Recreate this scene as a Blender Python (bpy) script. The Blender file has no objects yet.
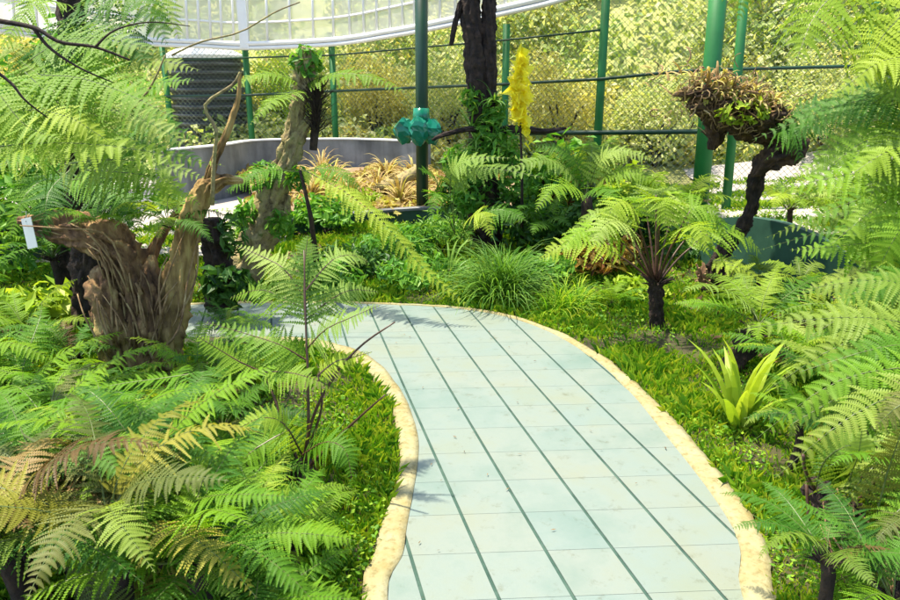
import bpy, bmesh, math, random
import numpy as np
from mathutils import Vector, noise, Matrix
random.seed(7); rng = np.random.default_rng(7)
R = math.radians
# ------------------------------------------------------------------ camera, world, sun, exposure
FP = 700.0; TH = math.atan(213/700); H = 1.65
scn = bpy.context.scene
cam = bpy.data.cameras.new('camera'); camo = bpy.data.objects.new('camera', cam)
scn.collection.objects.link(camo); scn.camera = camo
cam.sensor_width = 36; cam.lens = FP/900*36; cam.clip_start = .05; cam.clip_end = 600
camo.location = (0, 0, H); camo.rotation_euler = (math.pi/2 - TH, 0, 0)
w = bpy.data.worlds.new('World'); scn.world = w; w.use_nodes = True
nt = w.node_tree; bg = nt.nodes['Background']
sky = nt.nodes.new('ShaderNodeTexSky'); sky.sky_type = 'NISHITA'; sky.sun_disc = False
SUN = Vector((-.30, .06, .94)).normalized()
sky.sun_elevation = math.asin(SUN.z); sky.sun_rotation = math.atan2(SUN.x, SUN.y)
nt.links.new(sky.outputs[0], bg.inputs[0]); bg.inputs[1].default_value = .15
sun = bpy.data.lights.new('sun', 'SUN'); suno = bpy.data.objects.new('sun', sun)
scn.collection.objects.link(suno); sun.energy = 4.4; sun.angle = R(1.2); sun.color = (1, .91, .72)
suno.rotation_euler = (-SUN).to_track_quat('-Z', 'Y').to_euler(); suno.location = (10, 0, 20)
scn.view_settings.view_transform = 'Standard'; scn.view_settings.look = 'None'
scn.view_settings.exposure = 1.28; scn.view_settings.gamma = 1
scn.view_settings.use_curve_mapping = False
scn.render.resolution_x = 1024; scn.render.resolution_y = 683
COL = scn.collection

# ------------------------------------------------------------------ helpers
def ray(px, py):
    u = (px-450)/FP; v = -(py-300)/FP
    return Vector((u, math.cos(TH)+v*math.sin(TH), -math.sin(TH)+v*math.cos(TH)))
def G(px, py, z=0):
    d = ray(px, py); t = (z-H)/d.z; return Vector((0, 0, H)) + d*t
def P(px, py, D):
    d = ray(px, py); return Vector((0, 0, H)) + d*(D/d.y)

def hill(x, y):
    """terrain height"""
    z = 0
    s = y + .35*max(0, x-2) - 13.2
    if s > 0: z += .25*s if s < 3 else .75 + .85*(s-3)
    if y < 13 and x > 2.6: z += .06*min(6, x-2.6)
    z = min(z, 38)
    return z + .02*noise.noise(Vector((x*.9, y*.9, 3)))*(0 if abs(x) < 2.2 and y < 6 else 1) + (0 if s < 0 else .5*min(1, s/4)*noise.noise(Vector((x*.25, y*.25, 9))))

def mat(name): 
    m = bpy.data.materials.new(name); m.use_nodes = True
    return m, m.node_tree.nodes, m.node_tree.links, m.node_tree.nodes['Principled BSDF']
def ramp(n, cols):
    r = n.new('ShaderNodeValToRGB'); e = r.color_ramp.elements
    for i, (p, c) in enumerate(cols):
        if i < 2: x = e[i]; x.position = p
        else: x = e.new(p)
        x.color = (*c, 1)
    return r
def noise_tex(n, l, scale, detail=4, coord='Object', rough=.6, vec=None):
    t = n.new('ShaderNodeTexNoise'); t.inputs['Scale'].default_value = scale
    t.inputs['Detail'].default_value = detail; t.inputs['Roughness'].default_value = rough
    if vec is None:
        c = n.new('ShaderNodeTexCoord'); vec = c.outputs[coord]
    l.new(vec, t.inputs['Vector']); return t
def bump(n, l, b, src, strength=.4, dist=.01):
    k = n.new('ShaderNodeBump'); k.inputs['Strength'].default_value = strength; k.inputs['Distance'].default_value = dist
    l.new(src, k.inputs['Height']); l.new(k.outputs[0], b.inputs['Normal'])
def simple(name, cols, scale=8, rough=.7, bs=.3, bd=.01, metal=0, detail=5, stretch=None):
    m, n, l, b = mat(name)
    vec = None
    if stretch:
        c = n.new('ShaderNodeTexCoord'); mp = n.new('ShaderNodeMapping'); mp.inputs['Scale'].default_value = stretch
        l.new(c.outputs['Object'], mp.inputs[0]); vec = mp.outputs[0]
    t = noise_tex(n, l, scale, detail, vec=vec)
    r = ramp(n, [(.3+.4*i/max(1, len(cols)-1), c) for i, c in enumerate(cols)])
    l.new(t.outputs[0], r.inputs[0]); l.new(r.outputs[0], b.inputs['Base Color'])
    b.inputs['Roughness'].default_value = rough; b.inputs['Metallic'].default_value = metal
    if bs: bump(n, l, b, t.outputs[0], bs, bd)
    return m
def leafmat(name, cols, transl=.4, rough=.55, island=True, nscale=3.0, patch=None):
    """leaf: colour varies leaf by leaf, plant by plant and in patches; part of the light goes through"""
    m, n, l, b = mat(name)
    g = n.new('ShaderNodeNewGeometry'); oi = n.new('ShaderNodeObjectInfo')
    t = noise_tex(n, l, nscale, 3)
    a = n.new('ShaderNodeMath'); a.operation = 'MULTIPLY_ADD'; a.inputs[1].default_value = 1.5; a.inputs[2].default_value = -.27
    l.new(t.outputs[0], a.inputs[0])
    s = n.new('ShaderNodeMath'); s.operation = 'MULTIPLY_ADD'; s.inputs[1].default_value = .72
    l.new(g.outputs['Random Per Island'] if island else oi.outputs['Random'], s.inputs[0])
    s2 = n.new('ShaderNodeMath'); s2.operation = 'MULTIPLY'; s2.inputs[1].default_value = .42
    l.new(a.outputs[0], s2.inputs[0]); l.new(s2.outputs[0], s.inputs[2])
    r = ramp(n, [(.1+.8*i/max(1, len(cols)-1), c) for i, c in enumerate(cols)])
    l.new(s.outputs[0], r.inputs[0])
    l.new(r.outputs[0], b.inputs['Base Color']); b.inputs['Roughness'].default_value = rough
    b.inputs['Specular IOR Level'].default_value = .25
    tr = n.new('ShaderNodeBsdfTranslucent')
    hs = n.new('ShaderNodeMixRGB'); hs.blend_type = 'MULTIPLY'; hs.inputs[0].default_value = 1
    hs.inputs[2].default_value = (1.5, 1.45, .6, 1); l.new(r.outputs[0], hs.inputs[1]); l.new(hs.outputs[0], tr.inputs[0])
    mx = n.new('ShaderNodeMixShader'); mx.inputs[0].default_value = transl
    l.new(b.outputs[0], mx.inputs[1]); l.new(tr.outputs[0], mx.inputs[2])
    l.new(mx.outputs[0], n['Material Output'].inputs['Surface'])
    return m

def tag(o, label=None, cat=None, group=None, kind=None):
    if label: o['label'] = label
    if cat: o['category'] = cat
    if group: o['group'] = group
    if kind: o['kind'] = kind
    return o
def empty(name, loc, label, cat, group=None):
    o = bpy.data.objects.new(name, None); COL.objects.link(o); o.location = loc; o.empty_display_size = .1
    return tag(o, label, cat, group)
def link(name, me, parent=None):
    o = bpy.data.objects.new(name, me); COL.objects.link(o)
    if parent is not None: o.parent = parent
    return o

class MB:
    """collects quads / polygons as numpy blocks and builds one mesh"""
    def __init__(s): s.V = []; s.F = []; s.n = 0
    def add(s, V, F, mi=0):
        V = np.asarray(V, float).reshape(-1, 3); s.V.append(V)
        if isinstance(F, np.ndarray): s.F.append((F + s.n, mi))
        else:
            by = {}
            for f in F: by.setdefault(len(f), []).append(f)
            for k, L in by.items(): s.F.append((np.array(L) + s.n, mi))
        s.n += len(V)
    def polys(s, V, mi=0):
        """V (N,k,3): N separate k-gons"""
        V = np.asarray(V, float); N, k, _ = V.shape
        s.add(V.reshape(-1, 3), np.arange(N*k).reshape(N, k), mi)
    def tube(s, pts, rad, seg=8, mi=0, rough=0, ridges=0, twist=0, caps=True, nscale=6, ridge_amp=.12):
        pts = [Vector(p) for p in pts]; n = len(pts)
        if not hasattr(rad, '__len__'): rad = [rad]*n
        V = []; up = Vector((0, 0, 1)); prev = None
        for i, p in enumerate(pts):
            t = (pts[min(n-1, i+1)] - pts[max(0, i-1)]).normalized()
            if prev is None:
                a = t.cross(up) if abs(t.z) < .95 else t.cross(Vector((1, 0, 0)))
                prev = a.normalized()
            else:
                prev = (prev - t*prev.dot(t)).normalized()
            b = t.cross(prev)
            for j in range(seg):
                th = 2*math.pi*j/seg
                d = prev*math.cos(th) + b*math.sin(th); r = rad[i]
                if ridges: r *= 1 + ridge_amp*math.sin(ridges*(th + twist*i)) 
                if rough: r *= 1 + rough*noise.fractal(p*nscale + d*1.7, .8, 2.1, 5) + rough*.35*(1-abs(noise.noise(Vector((d.x*5, d.y*5, d.z*5))+p*nscale*.7))*4)
                V.append(p + d*r)
        F = [(i*seg+j, i*seg+(j+1) % seg, (i+1)*seg+(j+1) % seg, (i+1)*seg+j) for i in range(n-1) for j in range(seg)]
        s.add([tuple(v) for v in V], F, mi)
        if caps:
            b0 = s.n - len(V)
            s.F.append((np.array([[b0+j for j in range(seg)][::-1]]), mi)); s.F.append((np.array([[b0+(n-1)*seg+j for j in range(seg)]]), mi))
    def box(s, c, d, rz=0, mi=0):
        x, y, z = [k/2 for k in d]; ca, sa = math.cos(rz), math.sin(rz)
        V = [(c[0]+ca*a*x-sa*b*y, c[1]+sa*a*x+ca*b*y, c[2]+e*z) for a, b, e in
             ((-1,-1,-1),(1,-1,-1),(1,1,-1),(-1,1,-1),(-1,-1,1),(1,-1,1),(1,1,1),(-1,1,1))]
        s.add(V, [(0,3,2,1),(4,5,6,7),(0,1,5,4),(1,2,6,5),(2,3,7,6),(3,0,4,7)], mi)
    def mesh(s, name, mats, smooth=False, origin=None):
        V = np.concatenate(s.V)
        if origin is not None: V = V - np.array(origin)
        me = bpy.data.meshes.new(name); me.vertices.add(len(V)); me.vertices.foreach_set('co', V.ravel())
        nl = sum(f.size for f, _ in s.F); npoly = sum(len(f) for f, _ in s.F)
        me.loops.add(nl); me.polygons.add(npoly)
        me.loops.foreach_set('vertex_index', np.concatenate([f.ravel() for f, _ in s.F]).astype(np.int32))
        tot = np.concatenate([np.full(len(f), f.shape[1]) for f, _ in s.F])
        st = np.concatenate([[0], np.cumsum(tot)[:-1]])
        me.polygons.foreach_set('loop_start', st.astype(np.int32)); me.polygons.foreach_set('loop_total', tot.astype(np.int32))
        me.polygons.foreach_set('material_index', np.concatenate([np.full(len(f), m) for f, m in s.F]).astype(np.int32))
        me.polygons.foreach_set('use_smooth', np.full(npoly, smooth))
        for m in (mats if isinstance(mats, (list, tuple)) else [mats]): me.materials.append(m)
        me.update(calc_edges=True); me.validate(); return me
    def build(s, name, mats, parent=None, smooth=False):
        o = parent.location if parent is not None else None
        return link(name, s.mesh(name, mats, smooth, o), parent)

def catmull(pts, n):
    pts = [Vector(p) for p in pts]; p = [pts[0]*2-pts[1]] + pts + [pts[-1]*2-pts[-2]]
    out = []; m = len(pts)-1
    for i in range(n):
        u = i/(n-1)*m; k = min(m-1, int(u)); t = u-k
        a, b, c, d = p[k:k+4]
        out.append(.5*((2*b)+(c-a)*t+(2*a-5*b+4*c-d)*t*t+(3*b-a-3*c+d)*t**3))
    return out
def nrm(a): return a/np.maximum(1e-9, np.linalg.norm(a, axis=-1, keepdims=True))

# ------------------------------------------------------------------ materials
M = {}
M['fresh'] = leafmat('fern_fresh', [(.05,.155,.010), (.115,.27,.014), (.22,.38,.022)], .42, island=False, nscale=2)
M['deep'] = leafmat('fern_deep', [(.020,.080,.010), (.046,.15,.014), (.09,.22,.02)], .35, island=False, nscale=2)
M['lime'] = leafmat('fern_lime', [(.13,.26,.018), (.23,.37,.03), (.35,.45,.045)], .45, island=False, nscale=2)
M['pale'] = leafmat('fern_pale', [(.13,.24,.035), (.23,.35,.06), (.34,.43,.10)], .4, island=False, nscale=2)
M['yellow'] = leafmat('fern_yellow', [(.15,.17,.02), (.25,.25,.03), (.36,.34,.06)], .4, island=False, nscale=3)
M['moss'] = leafmat('fern_moss', [(.09,.17,.02), (.18,.28,.035), (.28,.37,.06)], .42, island=False, nscale=2)
M['tussock'] = leafmat('tussock_blade', [(.04,.13,.015), (.09,.22,.025), (.18,.33,.04)], .35, nscale=3)
M['bark_rust'] = simple('bark_rust', [(.02,.009,.006), (.12,.060,.028), (.26,.145,.062), (.40,.28,.12)], 13, .9, 1, .03, stretch=(1, 1, .3), detail=9)
M['bark_tan'] = simple('bark_tan', [(.05,.025,.01), (.21,.125,.045), (.38,.25,.09), (.46,.36,.13)], 12, .9, 1, .03, stretch=(1, 1, .3), detail=9)
M['fibre_rust'] = simple('root_fibre_rust', [(.08,.04,.02), (.25,.15,.07), (.42,.31,.15)], 12, .9, .3)
M['olive'] = leafmat('fern_olive', [(.06,.09,.018), (.11,.14,.03), (.17,.18,.045)], .3, island=False, nscale=3)
M['dead'] = leafmat('frond_dead', [(.08,.045,.015), (.17,.105,.035), (.28,.20,.07)], .2, island=False, nscale=4)
M['rachis'] = simple('rachis_green', [(.05,.09,.015), (.12,.15,.03)], 20, .5, 0)
M['rachis_dark'] = simple('rachis_dark', [(.05,.022,.015), (.10,.05,.03)], 20, .45, 0)
M['grass'] = leafmat('grass_blade', [(.03,.13,.010), (.12,.30,.016), (.28,.46,.025), (.48,.54,.05)], .45, nscale=1.1)
M['weed'] = leafmat('weed_leaf', [(.04,.15,.012), (.13,.31,.02), (.30,.46,.03)], .4, nscale=1.6)
M['scrub'] = leafmat('scrub_leaf', [(.20,.27,.09), (.34,.41,.14), (.50,.54,.24), (.66,.64,.36)], .4, nscale=.35)
M['scrub_dark'] = leafmat('scrub_dark_leaf', [(.12,.20,.06), (.22,.32,.09), (.36,.44,.14)], .4, nscale=.5)
M['scrub_gold'] = leafmat('scrub_gold_leaf', [(.32,.31,.08), (.50,.46,.13), (.62,.57,.24)], .4, nscale=.5)
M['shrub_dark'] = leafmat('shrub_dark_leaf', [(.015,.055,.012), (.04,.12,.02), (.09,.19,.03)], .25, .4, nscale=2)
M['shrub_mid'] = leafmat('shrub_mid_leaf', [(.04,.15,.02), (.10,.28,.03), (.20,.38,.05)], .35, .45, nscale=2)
M['croton'] = leafmat('croton_leaf', [(.05,.02,.015), (.16,.06,.02), (.38,.22,.04), (.45,.36,.08)], .3, .4, nscale=4)
M['yellowleaf'] = leafmat('yellow_leaf', [(.66,.58,.03), (.80,.74,.05), (.85,.80,.10)], .5, .4, nscale=3)
M['strap'] = leafmat('strap_leaf', [(.05,.17,.02), (.12,.28,.035), (.22,.36,.06)], .35, .4, nscale=3)
M['straplime'] = leafmat('strap_lime_leaf', [(.17,.31,.02), (.29,.42,.035), (.42,.52,.06)], .4, .4, nscale=3)
M['dry'] = leafmat('dry_leaf', [(.20,.12,.05), (.36,.25,.10), (.52,.42,.17), (.42,.42,.08)], .25, .7, nscale=3)
M['litter'] = leafmat('litter_leaf', [(.05,.03,.018), (.12,.075,.035), (.22,.14,.07)], .1, .8, nscale=4)
M['bark'] = simple('bark_red', [(.045,.022,.014), (.16,.085,.045), (.30,.18,.085), (.40,.30,.12)], 9, .85, .9, .03, stretch=(1, 1, .45), detail=8)
M['bark_moss'] = simple('bark_moss', [(.09,.06,.03), (.26,.20,.10), (.34,.28,.12), (.12,.14,.03)], 16, .9, 1, .03, detail=8)
M['bark_dark'] = simple('bark_dark', [(.008,.005,.004), (.028,.016,.011), (.06,.034,.022)], 18, .9, 1, .02, detail=7)
M['fibre'] = simple('root_fibre', [(.10,.06,.03), (.28,.19,.09), (.48,.38,.20)], 12, .9, .2)
M['soil'] = simple('soil', [(.022,.014,.009), (.06,.04,.022), (.11,.075,.04)], 3, .95, .7, .03)
M['green_paint'] = simple('green_paint', [(.006,.115,.022), (.014,.18,.038)], 3, .55, .08)
M['green_dark'] = simple('green_dark_paint', [(.003,.03,.013), (.006,.05,.022)], 5, .45, .08)
M['wall_green'] = simple('dark_green_wall', [(.012,.055,.035), (.03,.095,.06)], 5, .6, .2)
M['bag'] = simple('green_plastic', [(.003,.12,.065), (.010,.22,.13)], 4, .16, .25)
M['white'] = simple('white_paint', [(.74,.74,.73), (.82,.82,.80)], 4, .5, .05)
M['wire'] = simple('wire', [(.06,.10,.07), (.14,.19,.14)], 5, .5, 0)
M['black'] = simple('black_plastic', [(.03,.033,.036), (.065,.07,.075)], 6, .38, .1)
M['rock'] = simple('pale_rock', [(.38,.30,.21), (.54,.46,.34)], 5, .9, .7, .03)

def glass():
    m, n, l, b = mat('frosted_sheet')
    b.inputs['Base Color'].default_value = (.9, .9, .9, 1); b.inputs['Roughness'].default_value = .35
    tr = n.new('ShaderNodeBsdfTranslucent'); tr.inputs[0].default_value = (.92, .92, .90, 1)
    tp = n.new('ShaderNodeBsdfTransparent')
    a = n.new('ShaderNodeMixShader'); a.inputs[0].default_value = .7
    c = n.new('ShaderNodeMixShader')
    t = noise_tex(n, l, 1.2, 3); r = ramp(n, [(.35, (.20,)*3), (.65, (.42,)*3)]); l.new(t.outputs[0], r.inputs[0]); l.new(r.outputs[0], c.inputs[0])
    l.new(b.outputs[0], a.inputs[1]); l.new(tr.outputs[0], a.inputs[2])
    l.new(a.outputs[0], c.inputs[1]); l.new(tp.outputs[0], c.inputs[2]); l.new(c.outputs[0], n['Material Output'].inputs['Surface'])
    return m
M['glass'] = glass()
def concrete(name, base, var, streak):
    m, n, l, b = mat(name)
    t = noise_tex(n, l, 2.2, 8); r = ramp(n, [(.3, var), (.62, base)]); l.new(t.outputs[0], r.inputs[0])
    c = n.new('ShaderNodeTexCoord'); mp = n.new('ShaderNodeMapping'); mp.inputs['Scale'].default_value = (3, 3, .7); l.new(c.outputs['Object'], mp.inputs[0])
    t2 = noise_tex(n, l, 1, 4, vec=mp.outputs[0]); r2 = ramp(n, [(.36, streak), (.6, (1, 1, 1))]); l.new(t2.outputs[0], r2.inputs[0])
    mx = n.new('ShaderNodeMixRGB'); mx.blend_type = 'MULTIPLY'; mx.inputs[0].default_value = .8
    l.new(r.outputs[0], mx.inputs[1]); l.new(r2.outputs[0], mx.inputs[2]); l.new(mx.outputs[0], b.inputs['Base Color'])
    b.inputs['Roughness'].default_value = .85; bump(n, l, b, t.outputs[0], .3, .01); return m
M['greywall'] = concrete('grey_wall', (.27, .275, .275), (.15, .155, .155), (.4, .4, .4))
M['pavement'] = concrete('pale_pavement', (.40, .36, .33), (.30, .27, .24), (.95, .95, .95))

PA = R(13.8); PN = (math.cos(PA), math.sin(PA)); PD = (-math.sin(PA), math.cos(PA))
OFF0, STEP, CR0, CSTEP = .376, .2435, 2.087, .2475
CA = R(3.2); ND = (-math.sin(CA), math.cos(CA))      # the cross joints are laid a little askew
CR1 = (PD[0]*CR0+PN[0]*.62)*ND[0]+(PD[1]*CR0+PN[1]*.62)*ND[1]; CST1 = CSTEP*(PD[0]*ND[0]+PD[1]*ND[1])
def tilemat():
    m, n, l, b = mat('path_tile')
    c = n.new('ShaderNodeTexCoord'); cb = n.new('ShaderNodeCombineXYZ')
    for k, (dv, o, st_) in enumerate(((PN, OFF0, STEP), (ND, CR1, CST1))):
        dt = n.new('ShaderNodeVectorMath'); dt.operation = 'DOT_PRODUCT'; dt.inputs[1].default_value = (dv[0]/st_, dv[1]/st_, 0); l.new(c.outputs['Object'], dt.inputs[0])
        ad = n.new('ShaderNodeMath'); ad.operation = 'SUBTRACT'; ad.inputs[1].default_value = o/st_; l.new(dt.outputs['Value'], ad.inputs[0]); l.new(ad.outputs[0], cb.inputs[k])
    fl = n.new('ShaderNodeVectorMath'); fl.operation = 'FLOOR'; l.new(cb.outputs[0], fl.inputs[0])
    wn = n.new('ShaderNodeTexWhiteNoise'); wn.noise_dimensions = '2D'; l.new(fl.outputs[0], wn.inputs['Vector'])
    r = ramp(n, [(0, (.166, .214, .195)), (.5, (.176, .218, .195)), (1, (.186, .219, .190))]); l.new(wn.outputs['Value'], r.inputs[0])
    t = noise_tex(n, l, 1.6, 8, rough=.65); r2 = ramp(n, [(.30, (.70, .84, .82)), (.50, (1, 1, 1)), (.66, (1.04, .97, .84))]); l.new(t.outputs[0], r2.inputs[0])
    mx = n.new('ShaderNodeMixRGB'); mx.blend_type = 'MULTIPLY'; mx.inputs[0].default_value = 1
    l.new(r.outputs[0], mx.inputs[1]); l.new(r2.outputs[0], mx.inputs[2])
    t3 = noise_tex(n, l, 14, 8, rough=.75); r3 = ramp(n, [(.30, (.60, .56, .44)), (.43, (1, 1, 1))]); l.new(t3.outputs[0], r3.inputs[0])
    mx2 = n.new('ShaderNodeMixRGB'); mx2.blend_type = 'MULTIPLY'; mx2.inputs[0].default_value = .7
    l.new(mx.outputs[0], mx2.inputs[1]); l.new(r3.outputs[0], mx2.inputs[2])
    l.new(mx2.outputs[0], b.inputs['Base Color']); b.inputs['Roughness'].default_value = .62
    t4 = noise_tex(n, l, 60, 5); bump(n, l, b, t4.outputs[0], .25, .003); return m
M['tile'] = tilemat()
M['groove'] = simple('path_groove', [(.02,.055,.04), (.035,.08,.06), (.06,.11,.085)], 12, .9, .3)
def kerbmat():
    m, n, l, b = mat('kerb_cream')
    t = noise_tex(n, l, 7, 8, rough=.7); r = ramp(n, [(.26, (.20, .13, .035)), (.36, (.27, .22, .09)), (.56, (.30, .275, .15)), (.75, (.31, .295, .20))])
    l.new(t.outputs[0], r.inputs[0])
    t2 = noise_tex(n, l, 40, 4); r2 = ramp(n, [(.3, (.6, .55, .4)), (.5, (1, 1, 1))]); l.new(t2.outputs[0], r2.inputs[0])
    mx = n.new('ShaderNodeMixRGB'); mx.blend_type = 'MULTIPLY'; mx.inputs[0].default_value = .8
    l.new(r.outputs[0], mx.inputs[1]); l.new(r2.outputs[0], mx.inputs[2]); l.new(mx.outputs[0], b.inputs['Base Color'])
    b.inputs['Roughness'].default_value = .9; bump(n, l, b, t2.outputs[0], .6, .008); return m
M['kerb'] = kerbmat()

# ------------------------------------------------------------------ setting: ground
def axis(a, b, fine_a, fine_b, f, c):
    xs = list(np.arange(a, fine_a, c)) + list(np.arange(fine_a, fine_b, f)) + list(np.arange(fine_b, b+c, c)); return xs
xs = axis(-110, 110, -9, 9, .35, 4.2); ys = axis(-40, 140, -1, 24, .35, 4)
V = [(x, y, hill(x, y)) for y in ys for x in xs]; nx = len(xs)
F = [(j*nx+i, j*nx+i+1, (j+1)*nx+i+1, (j+1)*nx+i) for j in range(len(ys)-1) for i in range(nx-1)]
mb = MB(); mb.add(V, F)
gm = simple('ground_soil', [(.022,.02,.008), (.05,.045,.016), (.085,.085,.025)], 3, .95, .6, .03)
def add_hill_tint(m):
    n, l = m.node_tree.nodes, m.node_tree.links; b = n['Principled BSDF']; old = b.inputs['Base Color'].links[0].from_socket
    c = n.new('ShaderNodeTexCoord'); sx = n.new('ShaderNodeSeparateXYZ'); l.new(c.outputs['Object'], sx.inputs[0])
    mr = n.new('ShaderNodeMapRange'); mr.inputs[1].default_value = 11.5; mr.inputs[2].default_value = 13.5; l.new(sx.outputs['Y'], mr.inputs[0])
    t = noise_tex(n, l, 3, 8, rough=.8); r = ramp(n, [(.3, (.16, .20, .06)), (.5, (.36, .38, .12)), (.7, (.55, .50, .22))]); l.new(t.outputs[0], r.inputs[0])
    mx = n.new('ShaderNodeMixRGB'); l.new(mr.outputs[0], mx.inputs[0]); l.new(old, mx.inputs[1]); l.new(r.outputs[0], mx.inputs[2]); l.new(mx.outputs[0], b.inputs['Base Color'])
add_hill_tint(gm)   # dry grass grows on the hillside soil
tag(mb.build('ground', gm, smooth=True), kind='structure')

# path outline, traced as ground points
inner_left = [(388,600),(403,560),(407,533),(413,500),(418,467),(418,440),(408,407),(398,390),(384,372),(366,358),(345,350),(310,342),(250,340),(185,342)]
outer_left = [(361,600),(374,560),(379,533),(392,500),(399,467),(396,433),(390,407),(382,394),(372,380),(358,367),(340,357),(310,350),(250,348),(185,350)]
inner_right = [(741,600),(740,560),(733,535),(715,505),(697,480),(680,458),(660,433),(638,405),(616,382),(596,364),(566,344),(540,331),(507,320),(470,313),(433,309.5),(400,308),(375,307),(330,306),(250,306),(185,308)]
outer_right = [(776,600),(769,560),(759,532),(741,505),(722,480),(702,455),(680,430),(655,405),(629,380),(604,360),(570,340.5),(542,328),(508,317.5),(470,311.2),(433,308),(400,306.6),(375,305.6),(330,304.6),(250,304.6),(185,306.6)]
def gp(L): return [G(a, b).xy for a, b in L]
def tail(L, pts):  # the path goes on towards the viewer and beyond
    a, = L[:1]; return [a + Vector(p) for p in pts][::-1] + L
tl = [(.10,-.5),(.32,-1.3),(.62,-2.6),(1.1,-6)]; tr_ = [(-.02,-.45),(.12,-1.2),(.45,-2.6),(.95,-6)]
IL = tail(gp(inner_left), tl); OL = tail(gp(outer_left), tl); IR = tail(gp(inner_right), tr_); OR = tail(gp(outer_right), tr_)
def smooth2(L, n):
    return [Vector(v).xy for v in catmull([Vector((*p, 0)) for p in L], n)]
IL, OL, IR, OR = [smooth2(L, 70) for L in (IL, OL, IR, OR)]
poly_path = IL + IR[::-1]
POLY = np.array([tuple(p) for p in OL + OR[::-1]])
def inside(poly, x, y):
    x = np.asarray(x); y = np.asarray(y); c = np.zeros(x.shape, bool); j = len(poly)-1
    for i in range(len(poly)):
        xi, yi = poly[i]; xj, yj = poly[j]
        if yi != yj:
            k = ((yi > y) != (yj > y)) & (x < (xj-xi)*(y-yi)/(yj-yi)+xi); c ^= k
        j = i
    return c
bm = bmesh.new(); vs = [bm.verts.new((p.x, p.y, .018)) for p in poly_path]
es = [bm.edges.new((vs[i], vs[(i+1) % len(vs)])) for i in range(len(vs))]
bmesh.ops.triangle_fill(bm, use_beauty=True, edges=es)
base = bmesh.new(); me0 = bpy.data.meshes.new('tmp'); bm.to_mesh(me0); base.from_mesh(me0)
GW, CW = .0135, .0015
def cut(bm, co, no):
    bmesh.ops.bisect_plane(bm, geom=bm.verts[:]+bm.edges[:]+bm.faces[:], plane_co=co, plane_no=no, dist=1e-5)
for k in range(-30, 24):
    o = OFF0+STEP*k
    for s in (-1, 1): cut(bm, (PN[0]*(o+s*GW/2), PN[1]*(o+s*GW/2), 0), (PN[0], PN[1], 0))
for k in range(-32, 20):
    o = CR1+CST1*k
    for s in (-1, 1): cut(bm, (ND[0]*(o+s*CW/2), ND[1]*(o+s*CW/2), 0), (ND[0], ND[1], 0))
dead = []
for f in bm.faces:
    c = f.calc_center_median(); a = (c.x*PN[0]+c.y*PN[1]-OFF0)/STEP; b_ = (c.x*ND[0]+c.y*ND[1]-CR1)/CST1
    if abs(a-round(a))*STEP < GW*.49 or abs(b_-round(b_))*CST1 < CW*.49: dead.append(f)
bmesh.ops.delete(bm, geom=dead, context='FACES')
bmesh.ops.translate(bm, verts=bm.verts, vec=(0, 0, .002))
r_ = bmesh.ops.extrude_face_region(bm, geom=bm.faces[:])
bmesh.ops.translate(bm, verts=[v for v in r_['geom'] if isinstance(v, bmesh.types.BMVert)], vec=(0, 0, .0035))
bmesh.ops.recalc_face_normals(bm, faces=bm.faces)
me = bpy.data.meshes.new('path'); 
for f in base.faces: f.material_index = 1
me1 = bpy.data.meshes.new('tmp2')
bmb = bmesh.new(); bm.to_mesh(me1); bmb.from_mesh(me1); base.to_mesh(me0)
n0 = len(bmb.faces); bmb.from_mesh(me0); bmb.to_mesh(me)
me.materials.append(M['tile']); me.materials.append(M['groove'])
tag(link('path', me), kind='structure'); bm.free(); base.free(); bmb.free()

def kerb(A, B):
    mb = MB(); n = len(A); V = []; rows = 5
    for i in range(n):
        a, b = A[i], B[i]; wv = (b-a)
        for k, (t, z) in enumerate(((0, -.02), (.015, .028), (.3, .032), (.7, .031), (.96, .026), (1.0, -.02))):
            p = a + wv*t; j = noise.noise(Vector((p.x*7, p.y*7, k)))*.006
            q = p + wv.normalized()*((noise.noise(Vector((p.x*5, p.y*5, 2)))*.010+noise.noise(Vector((p.x*22, p.y*22, 2)))*.007) if t > .5 else 0)
            V.append((q.x, q.y, z + (j if z > 0 else 0)))
    F = [(i*6+k, i*6+k+1, (i+1)*6+k+1, (i+1)*6+k) for i in range(n-1) for k in range(5)]
    mb.add(V, F); return mb
def dens(L, m): return smooth2(L, m)
tag(kerb(dens(IL, 900), dens(OL, 900)).build('kerb', M['kerb'], smooth=True), kind='structure')
tag(kerb(dens(IR, 900), dens(OR, 900)).build('kerb', M['kerb'], smooth=True), kind='structure')

# pale paving beyond the planting, left and right
def sheet(name, pts, z, m):
    bm = bmesh.new(); v = [bm.verts.new((p.x, p.y, z)) for p in pts]; bm.faces.new(v)
    bmesh.ops.triangulate(bm, faces=bm.faces); me = bpy.data.meshes.new(name); bm.to_mesh(me); bm.free(); me.materials.append(m)
    return tag(link(name, me), kind='structure')
sheet('pavement', [G(286,246), G(292,190), G(240,176), G(60,176), G(-160,190), G(-260,250), G(-100,262), G(60,268), G(190,262)], .045, M['pavement'])
mb = MB(); Vp = []; ni, nj = 30, 24
for j in range(nj+1):
    for i in range(ni+1):
        y_ = 6.6+6.2*j/nj; x0_ = 2.9+.22*(y_-6.6)+.35*noise.noise(Vector((y_*.8, 0, 4))); x_ = x0_+(13-x0_)*i/ni; Vp.append((x_, y_, hill(x_, y_)+.035))
mb.add(Vp, [(j*(ni+1)+i, j*(ni+1)+i+1, (j+1)*(ni+1)+i+1, (j+1)*(ni+1)+i) for j in range(nj) for i in range(ni)]); tag(mb.build('pavement', M['pavement'], smooth=True), kind='structure')

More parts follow.
